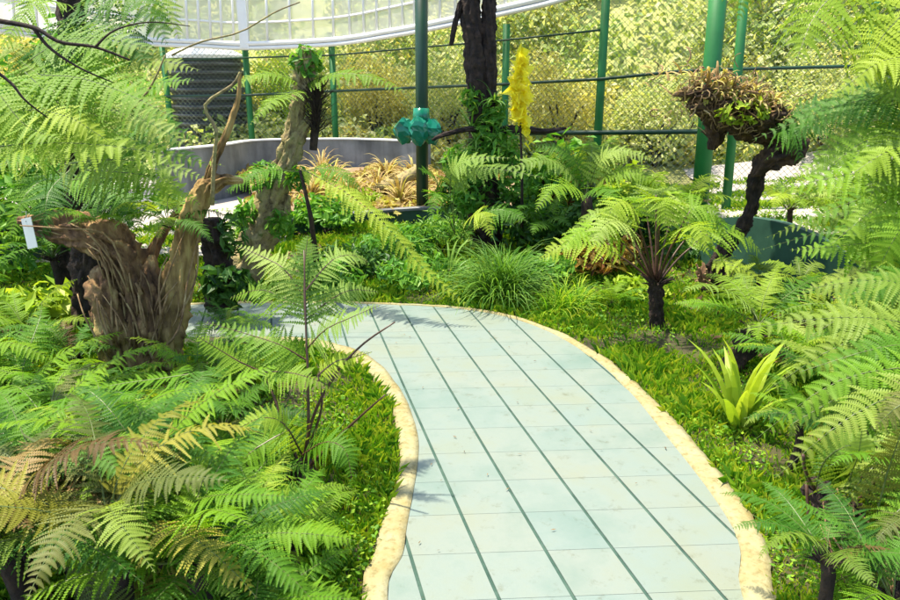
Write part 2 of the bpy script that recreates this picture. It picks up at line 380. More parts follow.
# ------------------------------------------------------------------ fern fronds
def frond_mesh(mb, pts, W, npin=20, m=10, alpha=18, droop=.25, prof='tri', pw=None, up=None, s0=.18, thick=.004, fold=.0, rnd=.09, teeth=True, curl=0):
    """one frond along pts: rachis tube, paired pinnae, each a row of pinnules"""
    K = npin*2+3; cp = np.array([tuple(p) for p in catmull(pts, K)])
    L = np.sum(np.linalg.norm(np.diff(cp, axis=0), axis=1))
    t = s0 + (1-s0)*(np.arange(npin)+.5)/npin
    tt = np.linspace(0, 1, K); C = np.stack([np.interp(t, tt, cp[:, k]) for k in range(3)], 1)
    Tg = nrm(np.gradient(cp, axis=0)); T = nrm(np.stack([np.interp(t, tt, Tg[:, k]) for k in range(3)], 1))
    U = np.array(up if up is not None else (0, 0, 1.), float)
    if up is None:   # keep the blade from flipping where the rachis is steep
        hd = cp[-1]-cp[0]; hd[2] = 0; ln = np.linalg.norm(hd)
        if ln > 1e-4: U = U - .35*hd/ln
    S = nrm(np.cross(T, U)); N = nrm(np.cross(S, T))
    u = (t-s0)/(1-s0)
    if prof == 'tri': w_ = (1-u)**.85*np.minimum(1, .55+u/.22*.45)
    elif prof == 'lance': w_ = np.sin(math.pi*np.clip(u*.93+.07, 0, 1)**.75)**.8
    else: w_ = np.minimum(1, .5+u/.12*.5)*np.minimum(1, (1-u)/.35)**.8
    w_ = W*w_+.004
    al = R(alpha); sp = L*(1-s0)/npin
    for s in (-1, 1):
        ja = rng.normal(0, rnd, (npin, 1)); jl = (1+rng.normal(0, .10, (npin,)))*np.where(rng.random(npin) < .04, .35, 1); jd = rng.normal(0, rnd*1.5, (npin, 1)); jb = droop*(1+rng.normal(0, .5, (npin, 1, 1))); jf = rng.normal(.08, .08, (npin, 1, 1))
        D = nrm(S*s*math.cos(al)+T*(math.sin(al)+ja)+N*(fold+jd)); A = nrm(T*math.cos(al)-S*s*math.sin(al))
        ln = w_*jl
        r = np.arange(m)/m
        rr = r[None, :, None]; lnb = ln[:, None, None]
        def q(rv): return C[:, None]+D[:, None]*lnb*rv + T[:, None]*lnb*jf*rv**2 - np.array([0, 0, 1.])*lnb*jb*rv**2
        pl = (pw if pw else sp*.72)
        pl = np.minimum(pl, ln*.34)[:, None, None]*np.maximum(.12, (1-rr)**.6)*np.minimum(1, .75+rr*2)
        hw = .5/m
        if not teeth:
            pass
        q0 = q(rr); q1 = q(rr+hw*1.75); 
        for s2 in (-1, 1):
            ax = nrm(A[:, None]*s2 + D[:, None]*.42 + N[:, None]*.12)
            sh = 1+rng.normal(0, .08, pl.shape)
            tip = q0 + ax*pl*sh + D[:, None]*lnb*hw*.5
            mid = q0*.35+tip*.65 + (q1-q0)*.62
            mid0 = q0*.45+tip*.55 - (q1-q0)*.10
            Q = np.stack([q0, mid0, tip, mid, q1], 2) if True else None
            mb.polys(Q.reshape(-1, 5, 3), 0)
        # midrib strip joins the pinnules into one pinna
        rk = np.linspace(0, 1, 4)[None, :, None]; qs = q(rk); hwid = (ln[:, None, None]*.018+.0006)*(1-rk*.8)
        a = qs + A[:, None]*hwid; b = qs - A[:, None]*hwid
        Q = np.stack([a[:, :-1], b[:, :-1], b[:, 1:], a[:, 1:]], 2); mb.polys(Q.reshape(-1, 4, 3), 0)
    if thick > 0:
        ids = np.linspace(0, K-1, 9).astype(int)
        mb.tube([cp[i] for i in ids], [thick*(1-.8*i/(K-1)) for i in ids], 5, 1)

LOD = {'near': (30, 14), 'mid': (24, 9), 'far': (15, 5)}
BANK = {}
ARCH = [(72, 5, .9), (60, -12, 1), (48, -28, 1), (66, -40, 1.02), (35, -18, .95), (52, 10, .85), (40, -60, 1), (55, -70, 1), (25, -45, .95), (62, -55, .9)]
def bank(fam, lod, rach, s0=.2, Wf=.27, prof='tri'):
    key = (fam, lod, rach, s0, Wf, prof)
    if key not in BANK:
        L = []
        for e0, e1, sc in ARCH:
            pts = []; p = Vector((0, 0, 0)); n = 9; bend = random.uniform(-.25, .25)
            for i in range(n+1):
                pts.append(p.copy()); u = i/n; e = R(e0+(e1-e0)*(u**1.2)); az = bend*u + .12*math.sin(u*5+sc*9)
                p = p + Vector((math.cos(e)*math.cos(az), math.cos(e)*math.sin(az), math.sin(e)))*(sc/n)
            mb = MB(); npn, m = LOD[lod]
            frond_mesh(mb, pts, Wf, npn, m, prof=prof, s0=s0, thick=.007, droop=.3, up=(-.45, 0, 1))
            L.append(mb.mesh('frond_'+fam, [M[fam], M[rach]]))
        BANK[key] = L
    return BANK[key]
def crown(parent, loc, n, L, fams, lod='near', rach='rachis', az=(0, 360), tilt=0, arch=None, s0=.2, Wf=.27, prof='tri', jit=.25):
    """a ring of fronds round a crown point; copies share their mesh"""
    for i in range(n):
        fam = random.choice(fams); B = bank(fam, lod, rach, s0, Wf, prof)
        k = random.choice(arch) if arch else random.randrange(len(B))
        o = link('frond', B[k], parent); a0, a1 = az
        a = a0+(a1-a0)*(i+random.uniform(-.35, .35))/n
        o.rotation_euler = (R(random.uniform(-18, 18)), R(random.uniform(-10, 10)-tilt), R(a))
        s = L*random.uniform(1-jit, 1+jit*.5); o.scale = (s, s, s); o.location = Vector(loc)-parent.location
def base_tuft(parent, loc, r=.05, n=26):
    """dead stipe bases round the root crown"""
    mb = MB()
    for i in range(n):
        a = random.uniform(0, 2*math.pi); l = r*random.uniform(1.2, 2.6); d = Vector((math.cos(a)*.7, math.sin(a)*.7, random.uniform(.3, 1.2))).normalized()
        p = Vector(loc)+Vector((math.cos(a), math.sin(a), 0))*r*.4-Vector((0, 0, .02)); mb.tube([p, p+d*l*.6, p+d*l+Vector((0, 0, -.1*l))], [r*.14, r*.11, r*.03], 5)
    mb.build('stipe_bases', M['bark_dark'], parent)
lab_count = []
def fern(px, py, L, n, fams, label, lod='near', z=None, rach='rachis', group=None, name='fern', **kw):
    p = G(px, py); p.z = hill(p.x, p.y)
    t = empty(name, p, label, 'fern', group); lab_count.append(label)
    c = p.copy()
    if z: c.z += z
    if z: 
        mb = MB(); mb.tube(catmull([p-Vector((0,0,.05)), p+(c-p)*.5+Vector((.02,0,0)), c], 6), [.022*L+.012]*6, 8, rough=.4, nscale=20); mb.build('rootstock', M['bark_dark'], t, True)
    base_tuft(t, c, .045*L+.015); crown(t, c, n, L, fams, lod, rach, **kw)
    kw2 = dict(kw); kw2['arch'] = [3, 4]; crown(t, c, len(lab_count) % 2, L*.7, ['dead', 'olive', 'olive', 'moss'], 'mid', rach, **kw2); return t
def xfrond(parent, pts, W, fam, rach='rachis', npin=26, m=12, label=None, **kw):
    """a frond laid through given points"""
    mb = MB(); frond_mesh(mb, [P(*p) for p in pts], W, npin, m, **kw)
    o = mb.build('frond', [M[fam], M[rach]], parent)
    if label: o['label'] = label
    return o

# ------------------------------------------------------------------ other plants
def leafcloud(mb, c, rad, n, size, aspect=2.2, mi=0, shell=.5, flat=0, lumps=6):
    """leaf-sized faces in the lumpy volume of a crown"""
    c = np.array(c, float); rad = np.array(rad, float)
    d = nrm(rng.normal(size=(n, 3))); lc = nrm(rng.normal(size=(lumps, 3)))
    bumpy = .72+.38*np.max(np.maximum(0, d@lc.T)**6, axis=1)
    rr = (shell+(1-shell)*rng.random(n)**.6)*bumpy
    p = c + d*rad*rr[:, None]
    nn = nrm(d*.8+rng.normal(size=(n, 3))*.7+np.array([0, 0, .5+flat])); ax = nrm(np.cross(nn, rng.normal(size=(n, 3))))
    ax = nrm(ax+np.array([0, 0, -.2])); sd = nrm(np.cross(nn, ax)); l = size*(.6+.8*rng.random((n, 1))); wd = l/aspect
    Q = np.stack([p-ax*l*.5, p-ax*l*.05+sd*wd*.5+nn*wd*.12, p+ax*l*.5-nn*l*.1, p-ax*l*.05-sd*wd*.5+nn*wd*.12], 1)
    mb.polys(Q, mi)
def shrub(base, h, r, n, size, m, label, name='shrub', cat='shrub', group=None, aspect=2.2, stems=5, lumps=7, blobs=5):
    base = Vector(base); base.z = hill(base.x, base.y)
    t = empty(name, base, label, cat, group); mb = MB()
    for k in range(blobs):
        a = 2*math.pi*k/blobs+random.random(); q = base+Vector((math.cos(a)*r*.45, math.sin(a)*r*.45, h*random.uniform(.3, .7)))
        s = random.uniform(.5, .75); leafcloud(mb, q, (r*s, r*s, h*.36*random.uniform(.8, 1.2)), n//blobs, size, aspect, lumps=lumps, shell=.25)
    mb.build('foliage', m, t); sb = MB()
    for k in range(stems):
        a = random.uniform(0, 6.28); q = base+Vector((math.cos(a)*r*.4, math.sin(a)*r*.4, h*.5))
        sb.tube(catmull([base, base+(q-base)*.5+Vector((0, 0, .1*h)), q], 5), [.02*h+.004, .016*h, .012*h, .009*h, .004*h], 5)
    sb.build('stem', M['bark_dark'], t); return t
def blades(mb, base, n, L, wd, spread=(10, 70), mi=0, seg=6, az=(0, 360), sag=1.0, v=.25):
    """arching strap leaves from one point"""
    for i in range(n):
        a = R(random.uniform(*az)); e = R(90-random.uniform(*spread)); l = L*random.uniform(.6, 1.1); w2 = wd*random.uniform(.7, 1.1)
        h = Vector((math.cos(a), math.sin(a), 0)); s = Vector((-math.sin(a), math.cos(a), 0)); p = Vector(base)+h*random.uniform(0, .03); prev = None; V = []
        for k in range(seg+1):
            u = k/seg; ek = e - sag*u*u*R(80); d = h*math.cos(ek)+Vector((0, 0, math.sin(ek)))
            ww = w2*.5*min(1, .55+u*2)*(1-u**2.2)+.0008; nn = s.cross(d)
            V += [p-s*ww+nn*ww*v, p-nn*ww*v, p+s*ww+nn*ww*v]; p = p+d*l/seg
        F = []
        for k in range(seg):
            b = 3*k; F += [(b, b+1, b+4, b+3), (b+1, b+2, b+5, b+4)]
        mb.add([tuple(x) for x in V], F, mi)
def straps(base, n, L, wd, m, label, cat='plant', name='strap_leaved_plant', **kw):
    base = Vector(base); t = empty(name, base, label, cat); mb = MB(); blades(mb, base, n, L, wd, **kw); mb.build('leaves', m, t)
    st = MB(); st.tube([base-Vector((0, 0, .04)), base+Vector((0, 0, .05))], [.022, .016], 7); st.build('stem', M['bark_dark'], t); return t

# ==================================================================  STRUCTURES BEHIND
# grey basin wall with a pale coping
def wallstrip(name, pts, h, th, m, label, cat, cop=None, coph=.03, base=0, n=40):
    pts = catmull(pts, n); t = empty(name, (pts[0].x, pts[0].y, base), label, cat)
    def strip(z0, z1, th, m, nm):
        V = []
        for i, p in enumerate(pts):
            d = (pts[min(n-1, i+1)]-pts[max(0, i-1)]); d.z = 0; d.normalize(); s = Vector((-d.y, d.x, 0))
            a = p-s*th/2; b = p+s*th/2; hh = z1(i/(n-1)) if callable(z1) else z1; h0 = z0(i/(n-1)) if callable(z0) else z0
            V += [(a.x, a.y, h0), (a.x, a.y, hh), (b.x, b.y, hh), (b.x, b.y, h0)]
        F = [(i*4+k, i*4+(k+1) % 4, (i+1)*4+(k+1) % 4, (i+1)*4+k) for i in range(n-1) for k in range(4)]+[(0, 3, 2, 1), ((n-1)*4, (n-1)*4+1, (n-1)*4+2, (n-1)*4+3)]
        mb = MB(); mb.add(V, F); mb.build(nm, m, t)
    strip(base-.3, h, th, m, 'wall')
    if cop: strip((lambda u: h(u)+.001) if callable(h) else h+.001, (lambda u: h(u)+coph) if callable(h) else h+coph, th+.04, cop, 'coping')
    return t
def g0(px, D): 
    p = P(px, 100, D); return Vector((p.x, p.y, 0))
wallstrip('basin_wall', [g0(150, 9.6), g0(215, 10.6), g0(255, 11.6), g0(340, 11.9), g0(395, 11.6), g0(428, 11.3)], .82, .14, M['greywall'], 'long curved grey concrete wall of the basin behind the dry bed', 'wall', M['white'], .02)
# low dark green garden walls
wallstrip('garden_wall', [G(262, 240), G(300, 234), G(350, 229), G(400, 224), G(440, 223), G(520, 230)], .17, .09, M['wall_green'], 'low dark green edging wall along the front of the dry leaf bed', 'wall', M['greywall'], .03)
wallstrip('garden_wall', [G(-60, 285), G(-10, 272), G(18, 266), G(42, 262)], .42, .10, M['wall_green'], 'dark green wall piece at the left edge beside the white plant tag', 'wall')
wallstrip('garden_wall', [G(690, 262), G(724, 276), G(765, 290), G(812, 300), G(858, 305), G(905, 304), G(990, 300)], lambda u: .30+.30*math.sin(min(1, u*1.55)*math.pi)**.7 if u < .62 else .28+.1*(1-u), .09, M['wall_green'], 'dark green curved wall hump behind the right hand ferns', 'wall')
# bed soil behind the green edging
soilm = simple('dry_soil', [(.14,.09,.05), (.28,.20,.12)], 4, .95, .5)
fr_ = catmull([G(262, 238), G(300, 232), G(350, 227), G(400, 222), G(440, 221), G(520, 226)], 12); bk_ = catmull([g0(240, 11.4), g0(255, 11.5), g0(340, 11.8), g0(400, 11.4), g0(440, 11.1), g0(520, 10.6)], 12)
def bedpt(u, v): k = u*11; i = min(10, int(k)); a_ = fr_[i].lerp(fr_[i+1], k-i); b_ = bk_[i].lerp(bk_[i+1], k-i); q = a_.lerp(b_, v); q.z = .12+.26*v+.03*noise.noise(q*3); return q
mb = MB(); mb.add([tuple(bedpt(i/24, j/10)) for j in range(11) for i in range(25)], [(j*25+i, j*25+i+1, (j+1)*25+i+1, (j+1)*25+i) for j in range(10) for i in range(24)]); tag(mb.build('soil', soilm, smooth=True), kind='structure')

# chain link fence with green posts
FENCE = [(60, 13.2), (168, 13.3), (249, 13.4), (334, 12.9), (505, 11.2), (600, 10.3), (700, 9.9), (860, 9.6), (1010, 9.4)]
def fz(px): return hill(*g0(px, np.interp(px, [a for a, _ in FENCE], [d for _, d in FENCE])).xy)
fen = empty('chain_link_fence', g0(505, 11.2), 'tall chain link fence on green pipe posts in front of the sunlit hillside', 'fence')
fpts = [g0(a, d) for a, d in FENCE]
for (px, D), rr in zip(FENCE, (.05, .05, .055, .055, .055, .06, .0, .05, .05)):
    if rr == 0: continue
    p = g0(px, D); mb = MB(); top = 2.55 if px < 520 else 3.6
    mb.tube([p-Vector((0, 0, .2)), p+Vector((0, 0, top))], rr, 16); mb.build('post', M['green_paint'], fen, True)
def frail(ypts, r, nm='rail', m='green_dark'):
    mb = MB(); mb.tube([P(px, y, np.interp(px, [a for a, _ in FENCE], [d for _, d in FENCE])-.07) for px, y in ypts], r, 8); mb.build(nm, M[m], fen, True)
frail([(60, 98), (249, 95), (334, 91), (505, 84), (600, 79), (672, 72), (700, 70), (860, 66), (1010, 62)], .022)
frail([(500, 133), (600, 132.5), (700, 131.5), (800, 130)], .034)
frail([(168, 60), (334, 55), (505, 40), (600, 30)], .014)
mb = MB(); 
def fence_mesh(a, b, z0, z1):
    d = b-a; L = d.length; d.normalize(); s = Vector((-d.y, d.x, 0))*.004; Hh = z1-z0; step = .085; r = .003
    k = -Hh
    while k < L:
        for sg in (0, 1):
            # line from (k, z0) to (k+Hh, z1) clipped to the panel, mirrored for the second family
            u0, u1 = max(k, 0), min(k+Hh, L)
            if u1-u0 < .01: continue
            za, zb = z0+(u0-k), z0+(u1-k)
            if sg: za, zb = z1-(u0-k), z1-(u1-k)
            mb.tube([a+d*u0+Vector((0, 0, za))+(s if sg else -s), a+d*u1+Vector((0, 0, zb))+(s if sg else -s)], r, 3, caps=False)
        k += step
for a, b, z1 in zip(fpts[:-1], fpts[1:], (2.5, 2.5, 2.5, 2.5, 3.4, 3.5, 3.5, 3.5)): fence_mesh(a, b, .05, z1)
mb.build('wire_mesh', M['wire'], fen)

# white greenhouse front: curved frosted band on a white beam
gh = empty('greenhouse', g0(334, 12.9), 'white framed greenhouse roof band of frosted panes high above the fence', 'greenhouse')
GHK = [(-40, 8.5, 26), (60, 11.2, 38), (150, 12.6, 44), (200, 13.0, 46), (249, 13.1, 48), (334, 12.6, 44), (390, 11.7, 36), (440, 10.9, 27), (505, 10.0, 13), (560, 9.2, 0), (640, 8.0, -26)]
gk = catmull([P(px, y, D) for px, D, y in GHK], 81)
mb = MB(); mb.tube(gk, .035, 8); mb.tube([p+Vector((0, 0, .075)) for p in gk], .04, 8); mb.build('beam', M['white'], gh, True)
mb = MB()
for p, q in zip(gk[:-1], gk[1:]):
    o = Vector((0, .02, .12)); up = Vector((0, .25, 1.5)); mb.polys([[p+o, q+o, q+up, p+up]])
mb.build('pane', M['glass'], gh)
fr = MB()
for i in range(0, 81, 2):
    p = gk[i]; fr.tube([p+Vector((0, 0, .1)), p+Vector((0, .23, 1.5))], .024, 6)
for z, yy in ((.42, .06), (.95, .14), (1.5, .24)): fr.tube([p+Vector((0, yy, z)) for p in gk], .021, 6)
fr.build('glazing_bars', M['white'], gh, True)
rf = MB()
for i in range(0, 81, 2):
    p = gk[i]+Vector((0, .24, 1.5)); rf.tube([p, p+Vector((.3, 3.6, .9))], .02, 6)
for z in range(1, 6): rf.tube([p+Vector((.05*z, .24+.6*z, 1.5+.15*z)) for p in gk], .014, 5)
rf.build('rafters', M['white'], gh, True)
pn = MB()
for p, q in zip(gk[:-1], gk[1:]):
    o = Vector((0, .26, 1.53)); up = Vector((.3, 3.86, 2.43)); pn.polys([[p+o, q+o, q+up, p+up]])
pn.build('roof_sheet', M['glass'], gh)
for px, D in ((245, 13.1), ):
    mb = MB(); p = P(px, 48, D); mb.box(p+Vector((0, 0, .8)), (.16, .06, 1.6)); mb.build('column', M['white'], gh)

# ribbed black water tank with pale lid
tk = empty('water_tank', P(212, 130, 14.6)*1, 'black ribbed water tank under a pale lid behind the fence', 'water tank')
c = P(211, 120, 14.8); c.z = hill(c.x, c.y)-.1; tk.location = c; prof_ = []
z = 0; ztop = P(211, 58, 14.8).z-c.z
while z < ztop: prof_ += [(.78, z), (.79, z+.03), (.78, z+.06), (.70, z+.085), (.69, z+.11), (.70, z+.135)]; z += .16
mb = MB(); seg = 48; V = [(c.x+r*math.cos(2*math.pi*j/seg), c.y+r*math.sin(2*math.pi*j/seg), c.z+zz) for r, zz in prof_ for j in range(seg)]
mb.add(V, [(i*seg+j, i*seg+(j+1) % seg, (i+1)*seg+(j+1) % seg, (i+1)*seg+j) for i in range(len(prof_)-1) for j in range(seg)]); mb.build('barrel', M['black'], tk)
mb = MB(); mb.tube([c+Vector((0, 0, ztop-.02)), c+Vector((0, 0, ztop+.04)), c+Vector((0, 0, ztop+.16)), c+Vector((0, 0, ztop+.22))], [.79, .79, .55, .2], 40); mb.build('lid', M['white'], tk)

# foreground pipe posts
def pole(px, py, D, ytop, dia, m, label, tilt=0, base=None):
    p = base if base is not None else g0(px, D); p = Vector((p.x, p.y, hill(p.x, p.y))); t = empty('pipe_post', p, label, 'post')
    top = P(ytop[0], ytop[1], D); mb = MB(); mb.tube([p-Vector((0, 0, .3)), p+(top-p)*.5, top], dia/2, 20); mb.build('shaft', M[m], t, True)
    mb = MB(); mb.tube([p-Vector((0, 0, .1)), p+Vector((0, 0, .035))], [dia*.9, dia*.8], 16); mb.build('footing', M['greywall'], t, True); return t
pole(421, 218, 9.0, (421, -60), .155, 'green_dark', 'dark green pipe post with a green bag tied round it')
pole(711, 195, 8.6, (723, -60), .20, 'green_paint', 'thick bright green pipe post behind the root basket')
pole(739, 205, 9.2, (748, -50), .115, 'green_paint', 'thin green pipe post just right of the thick one')

# green plastic bag tied round the dark post
bgp = P(420, 130, 8.88); bagt = empty('plastic_bag', bgp, 'glossy green pleated plastic bag bundled round the dark post', 'bag')
def bag_lobe(c, rx, rz, n, ph):
    mb = MB(); V = []; rows = 6; seg = 11
    PR = [.40, .80, 1.0, 1.0, .92, .7, .40]
    for i in range(rows+1):
        v = i/rows
        for j in range(seg):
            a = 2*math.pi*(j+.35*(i % 2))/seg; k = PR[i]*(1+.26*noise.noise(Vector((math.cos(a)*2, math.sin(a)*2+ph*3, v*2))))*(1 if j % 2 else .86)
            V.append((c.x+rx*k*math.cos(a), c.y+.62*rx*k*math.sin(a), c.z+rz*(.5-v)+.05*noise.noise(Vector((a, v, ph+5)))))
    F = [(i*seg+j, (i+1)*seg+j, (i+1)*seg+(j+1) % seg, i*seg+(j+1) % seg) for i in range(rows) for j in range(seg)]+[tuple(range(seg)), tuple(range(rows*seg, rows*seg+seg))[::-1]]
    mb.add(V, F); return mb
bag_lobe(P(405, 131, 8.84), .15, .29, 7, .3).build('pouch', M['bag'], bagt)
bag_lobe(P(419, 131, 8.76), .13, .32, 6, 1.3).build('pouch', M['bag'], bagt)
bag_lobe(P(432, 131, 8.84), .14, .30, 7, 2.1).build('pouch', M['bag'], bagt)
mb = MB(); mb.tube([P(421, 124, 8.9), P(421, 108, 8.9)], [.11, .095], 14, rough=.2); mb.build('tie', M['bag'], bagt, True)

# ==================================================================  TRUNKS AND STUMPS
def limb(mb, pts, rad, n=26, seg=22, rough=.28, ridges=7, twist=.12, nscale=9, ra=.14):
    n = n*3; seg = 44; twist /= 3
    c = catmull([P(*p) for p in pts], n); rr = np.interp(np.linspace(0, 1, n), np.linspace(0, 1, len(rad)), rad)
    mb.tube(c, list(rr), seg, rough=rough, ridges=ridges, twist=twist, nscale=nscale, ridge_amp=ra); return c
def strands(mb, pts, n, spread, r, jig=.04, mi=0):
    base_ = [P(*p) for p in pts]
    for i in range(n):
        o = Vector(rng.normal(0, spread, 3)); q = [p+o*random.uniform(.6, 1.3)+Vector(rng.normal(0, jig, 3)) for p in base_]
        a, b = sorted((random.uniform(0, .5), random.uniform(.5, 1))); c = catmull(q, 16); c = c[int(a*15):int(b*15)+1]
        if len(c) > 2: rr = r*random.uniform(.5, 1.4); mb.tube(c, [rr*(1-.5*k/len(c)) for k in range(len(c))], 5, mi)
SD = 3.95
st = empty('tree_stump', G(136, 372), 'gnarled reddish brown forked stump with stringy roots standing in the left ferns', 'stump')
mb = MB()
limb(mb, [(132, 392, SD), (126, 362, SD), (117, 330, SD-.05), (104, 290, SD-.08), (99, 270, SD)], [.10, .105, .10, .08, .05], ra=.08, rough=.35)
limb(mb, [(148, 385, SD+.05), (146, 345, SD), (140, 305, SD-.02), (128, 262, SD), (110, 240, SD), (82, 230, SD), (50, 224, SD), (18, 220, SD)], [.10, .10, .09, .085, .09, .08, .05, .015], n=44, rough=.4, ra=.2)
mb.build('trunk', M['bark_rust'], st, True); mb = MB()
limb(mb, [(156, 385, SD+.05), (162, 345, SD), (172, 300, SD), (184, 255, SD+.02), (192, 215, SD), (204, 190, SD), (222, 180, SD), (243, 181, SD)], [.10, .10, .085, .065, .055, .05, .032, .012], n=44, rough=.3, ra=.22)
limb(mb, [(204, 195, SD), (215, 160, SD), (228, 130, SD), (238, 100, SD), (240, 72, SD)], [.026, .02, .016, .012, .006], n=24)
limb(mb, [(132, 394, SD-.04), (124, 362, SD-.05), (116, 332, SD-.08), (106, 300, SD-.1)], [.085, .10, .09, .05], ra=.08, rough=.35)
mb.build('limb', M['bark_tan'], st, True); mb = MB()
limb(mb, [(120, 262, SD-.02), (98, 246, SD-.04), (72, 238, SD-.03), (44, 232, SD), (24, 226, SD)], [.06, .055, .045, .03, .01], rough=.4, ra=.2)
limb(mb, [(150, 370, SD), (152, 320, SD-.05), (150, 280, SD-.05), (153, 255, SD)], [.09, .07, .05, .015], rough=.4, ra=.2)
limb(mb, [(140, 300, SD+.05), (152, 255, SD+.1), (168, 225, SD+.12), (184, 205, SD+.1)], [.035, .03, .02, .012])
mb.build('trunk', M['bark_rust'], st, True)
mb = MB()
strands(mb, [(140, 370, SD-.1), (125, 300, SD-.12), (105, 245, SD-.1), (60, 226, SD-.06), (20, 222, SD)], 14, .035, .006, .03)
strands(mb, [(150, 365, SD-.1), (165, 320, SD-.1), (180, 270, SD-.06), (196, 205, SD-.04)], 10, .035, .006)
strands(mb, [(128, 370, SD-.12), (115, 320, SD-.14), (103, 275, SD-.1)], 12, .045, .006)
strands(mb, [(150, 350, SD-.1), (140, 300, SD-.1), (130, 262, SD-.1)], 20, .03, .008)
mb.build('roots', M['fibre_rust'], st, True)
sfn = empty('fern', P(168, 226, SD), 'fern rooted in the fork of the gnarled stump', 'fern')
crown(sfn, P(168, 222, SD-.02), 11, .42, ['deep', 'fresh', 'lime'], 'near', arch=[2, 3, 4, 6, 8], Wf=.24); base_tuft(sfn, P(168, 224, SD-.02), .03)
sfn = empty('fern', P(98, 226, SD), 'fern growing on top of the stump arm', 'fern')
crown(sfn, P(98, 224, SD), 9, .40, ['deep', 'fresh'], 'near', arch=[1, 2, 4, 5], Wf=.24); base_tuft(sfn, P(98, 226, SD), .03)
# white plant tag hanging from the arm of the stump
tg = empty('plant_tag', P(30, 222, SD-.1), 'small white plastic plant tag hanging from the stump arm at far left', 'tag')
mb = MB(); a = P(26, 218, SD-.1); b = P(33, 248, SD-.12); d = (b-a); s = Vector((.028, 0, .006)); k = Vector((0, .0025, 0))
mb.add([tuple(v) for v in (a-s-k, a+s-k, b+s-k, b-s-k, a-s+k, a+s+k, b+s+k, b-s+k)], [(0, 3, 2, 1), (4, 5, 6, 7), (0, 1, 5, 4), (1, 2, 6, 5), (2, 3, 7, 6), (3, 0, 4, 7)])
mb.build('card', M['white'], tg); mb = MB(); mb.tube([a+Vector((0, -.006, -.02)), a+Vector((-.01, .03, .03)), P(22, 212, SD)], .003, 5); mb.build('string', M['wire'], tg)

# second, mossy trunk with a fork and a dried fern head
t2 = empty('forked_trunk', G(246, 300), 'mossy tan leaning trunk with a fork between the stump and the basin wall', 'stump')
mb = MB(); D2 = 5.6
limb(mb, [(240, 310, D2), (246, 275, D2), (258, 235, D2), (272, 195, D2), (287, 160, D2), (300, 132, D2), (310, 120, D2)], [.13, .125, .12, .10, .075, .05, .03], n=34, rough=.4, ra=.12)
limb(mb, [(285, 170, D2), (293, 130, D2), (300, 95, D2), (306, 60, D2), (309, 48, D2)], [.06, .05, .05, .07, .05], rough=.4)
limb(mb, [(275, 205, D2), (284, 212, D2), (288, 195, D2)], [.05, .04, .02])
mb.build('trunk', M['bark_moss'], t2, True)
mb = MB()
for i in range(230):
    o = P(316, 135-i*.2, D2-.02); a = random.uniform(0, 6.28); d = Vector((math.cos(a), math.sin(a), random.uniform(.3, 1.4))).normalized()
    l = random.uniform(.09, .20); mb.tube([o, o+d*l*.6, o+d*l+Vector((0, 0, .02))], [.004, .003, .001], 3, caps=False)
for pts, W in (([(303, 84, D2), (335, 74, D2-.1), (372, 77, D2-.2), (410, 95, D2-.3)], .2), ([(303, 84, D2), (275, 74, D2-.1), (252, 76, D2-.2), (228, 92, D2-.3)], .18), ([(303, 88, D2), (285, 96, D2-.3), (268, 104, D2-.5), (250, 125, D2-.6)], .16)): xfrond(t2, pts, W, 'lime', npin=26, m=8, up=(0, -.4, 1), s0=.05)
mb.tube([P(313, 150, D2), P(316, 118, D2), P(317, 88, D2)], [.03, .035, .02], 8, rough=.3)
mb.build('dried_crown', M['bark_dark'], t2)
mb = MB()
for i in range(40):
    a = P(306, 62, D2); d = Vector(rng.normal(0, 1, 3)).normalized(); leafcloud(mb, a+d*.07, (.06, .06, .06), 6, .09, 2)
for (px, py, r, n) in ((262, 175, .14, 90), (245, 215, .12, 90), (280, 225, .14, 110), (298, 178, .12, 80)): leafcloud(mb, P(px, py, D2-.1), (r, r*.6, r), n, .08, 2.4)
mb.build('epiphyte_leaves', M['shrub_mid'], t2)
# dark broken post behind it (the leafy dark root at px 215,240)
t3 = empty('leafy_stump', G(216, 300), 'dark short trunk wrapped in small leaves right of the gnarled stump', 'stump')
mb = MB(); limb(mb, [(222, 310, 4.9), (220, 270, 4.9), (214, 235, 4.9), (212, 218, 4.9)], [.09, .085, .08, .05], rough=.45); mb.build('trunk', M['bark_dark'], t3, True)
mb = MB(); leafcloud(mb, P(228, 285, 4.75), (.28, .16, .16), 260, .10, 2.2); leafcloud(mb, P(232, 235, 4.85), (.12, .1, .22), 120, .09, 3); mb.build('leaves', M['shrub_dark'], t3)

# tall dark double trunk in the middle
TD = 7.3
tt = empty('dark_tree', g0(483, TD), 'tall dark twin stemmed tree with plants growing round its foot', 'tree')
mb = MB()
limb(mb, [(486, 245, TD), (484, 200, TD), (482, 150, TD), (478, 100, TD), (474, 50, TD), (470, 0, TD), (466, -60, TD), (460, -150, TD)], [.15, .14, .12, .10, .09, .085, .08, .08], n=50, rough=.24, nscale=12)
limb(mb, [(488, 150, TD-.02), (489, 100, TD), (489, 50, TD), (489, 0, TD), (490, -60, TD), (490, -150, TD)], [.08, .07, .065, .06, .055, .05], n=50, rough=.24, nscale=12)
limb(mb, [(470, -10, TD), (461, 5, TD), (456, 20, TD), (451, 45, TD)], [.04, .03, .025, .018])
mb.build('trunk', M['bark_dark'], tt, True)
mb = MB(); limb(mb, [(482, 128, TD-.1), (462, 130, TD-.2), (440, 136, TD-.3), (432, 140, TD-.3)], [.03, .022, .018, .01], n=12)
limb(mb, [(486, 135, TD-.1), (515, 129, TD), (545, 131, TD+.1), (566, 128, TD+.2)], [.05, .035, .025, .012], n=14)
mb.build('branch', M['bark_dark'], tt, True)
mb = MB()
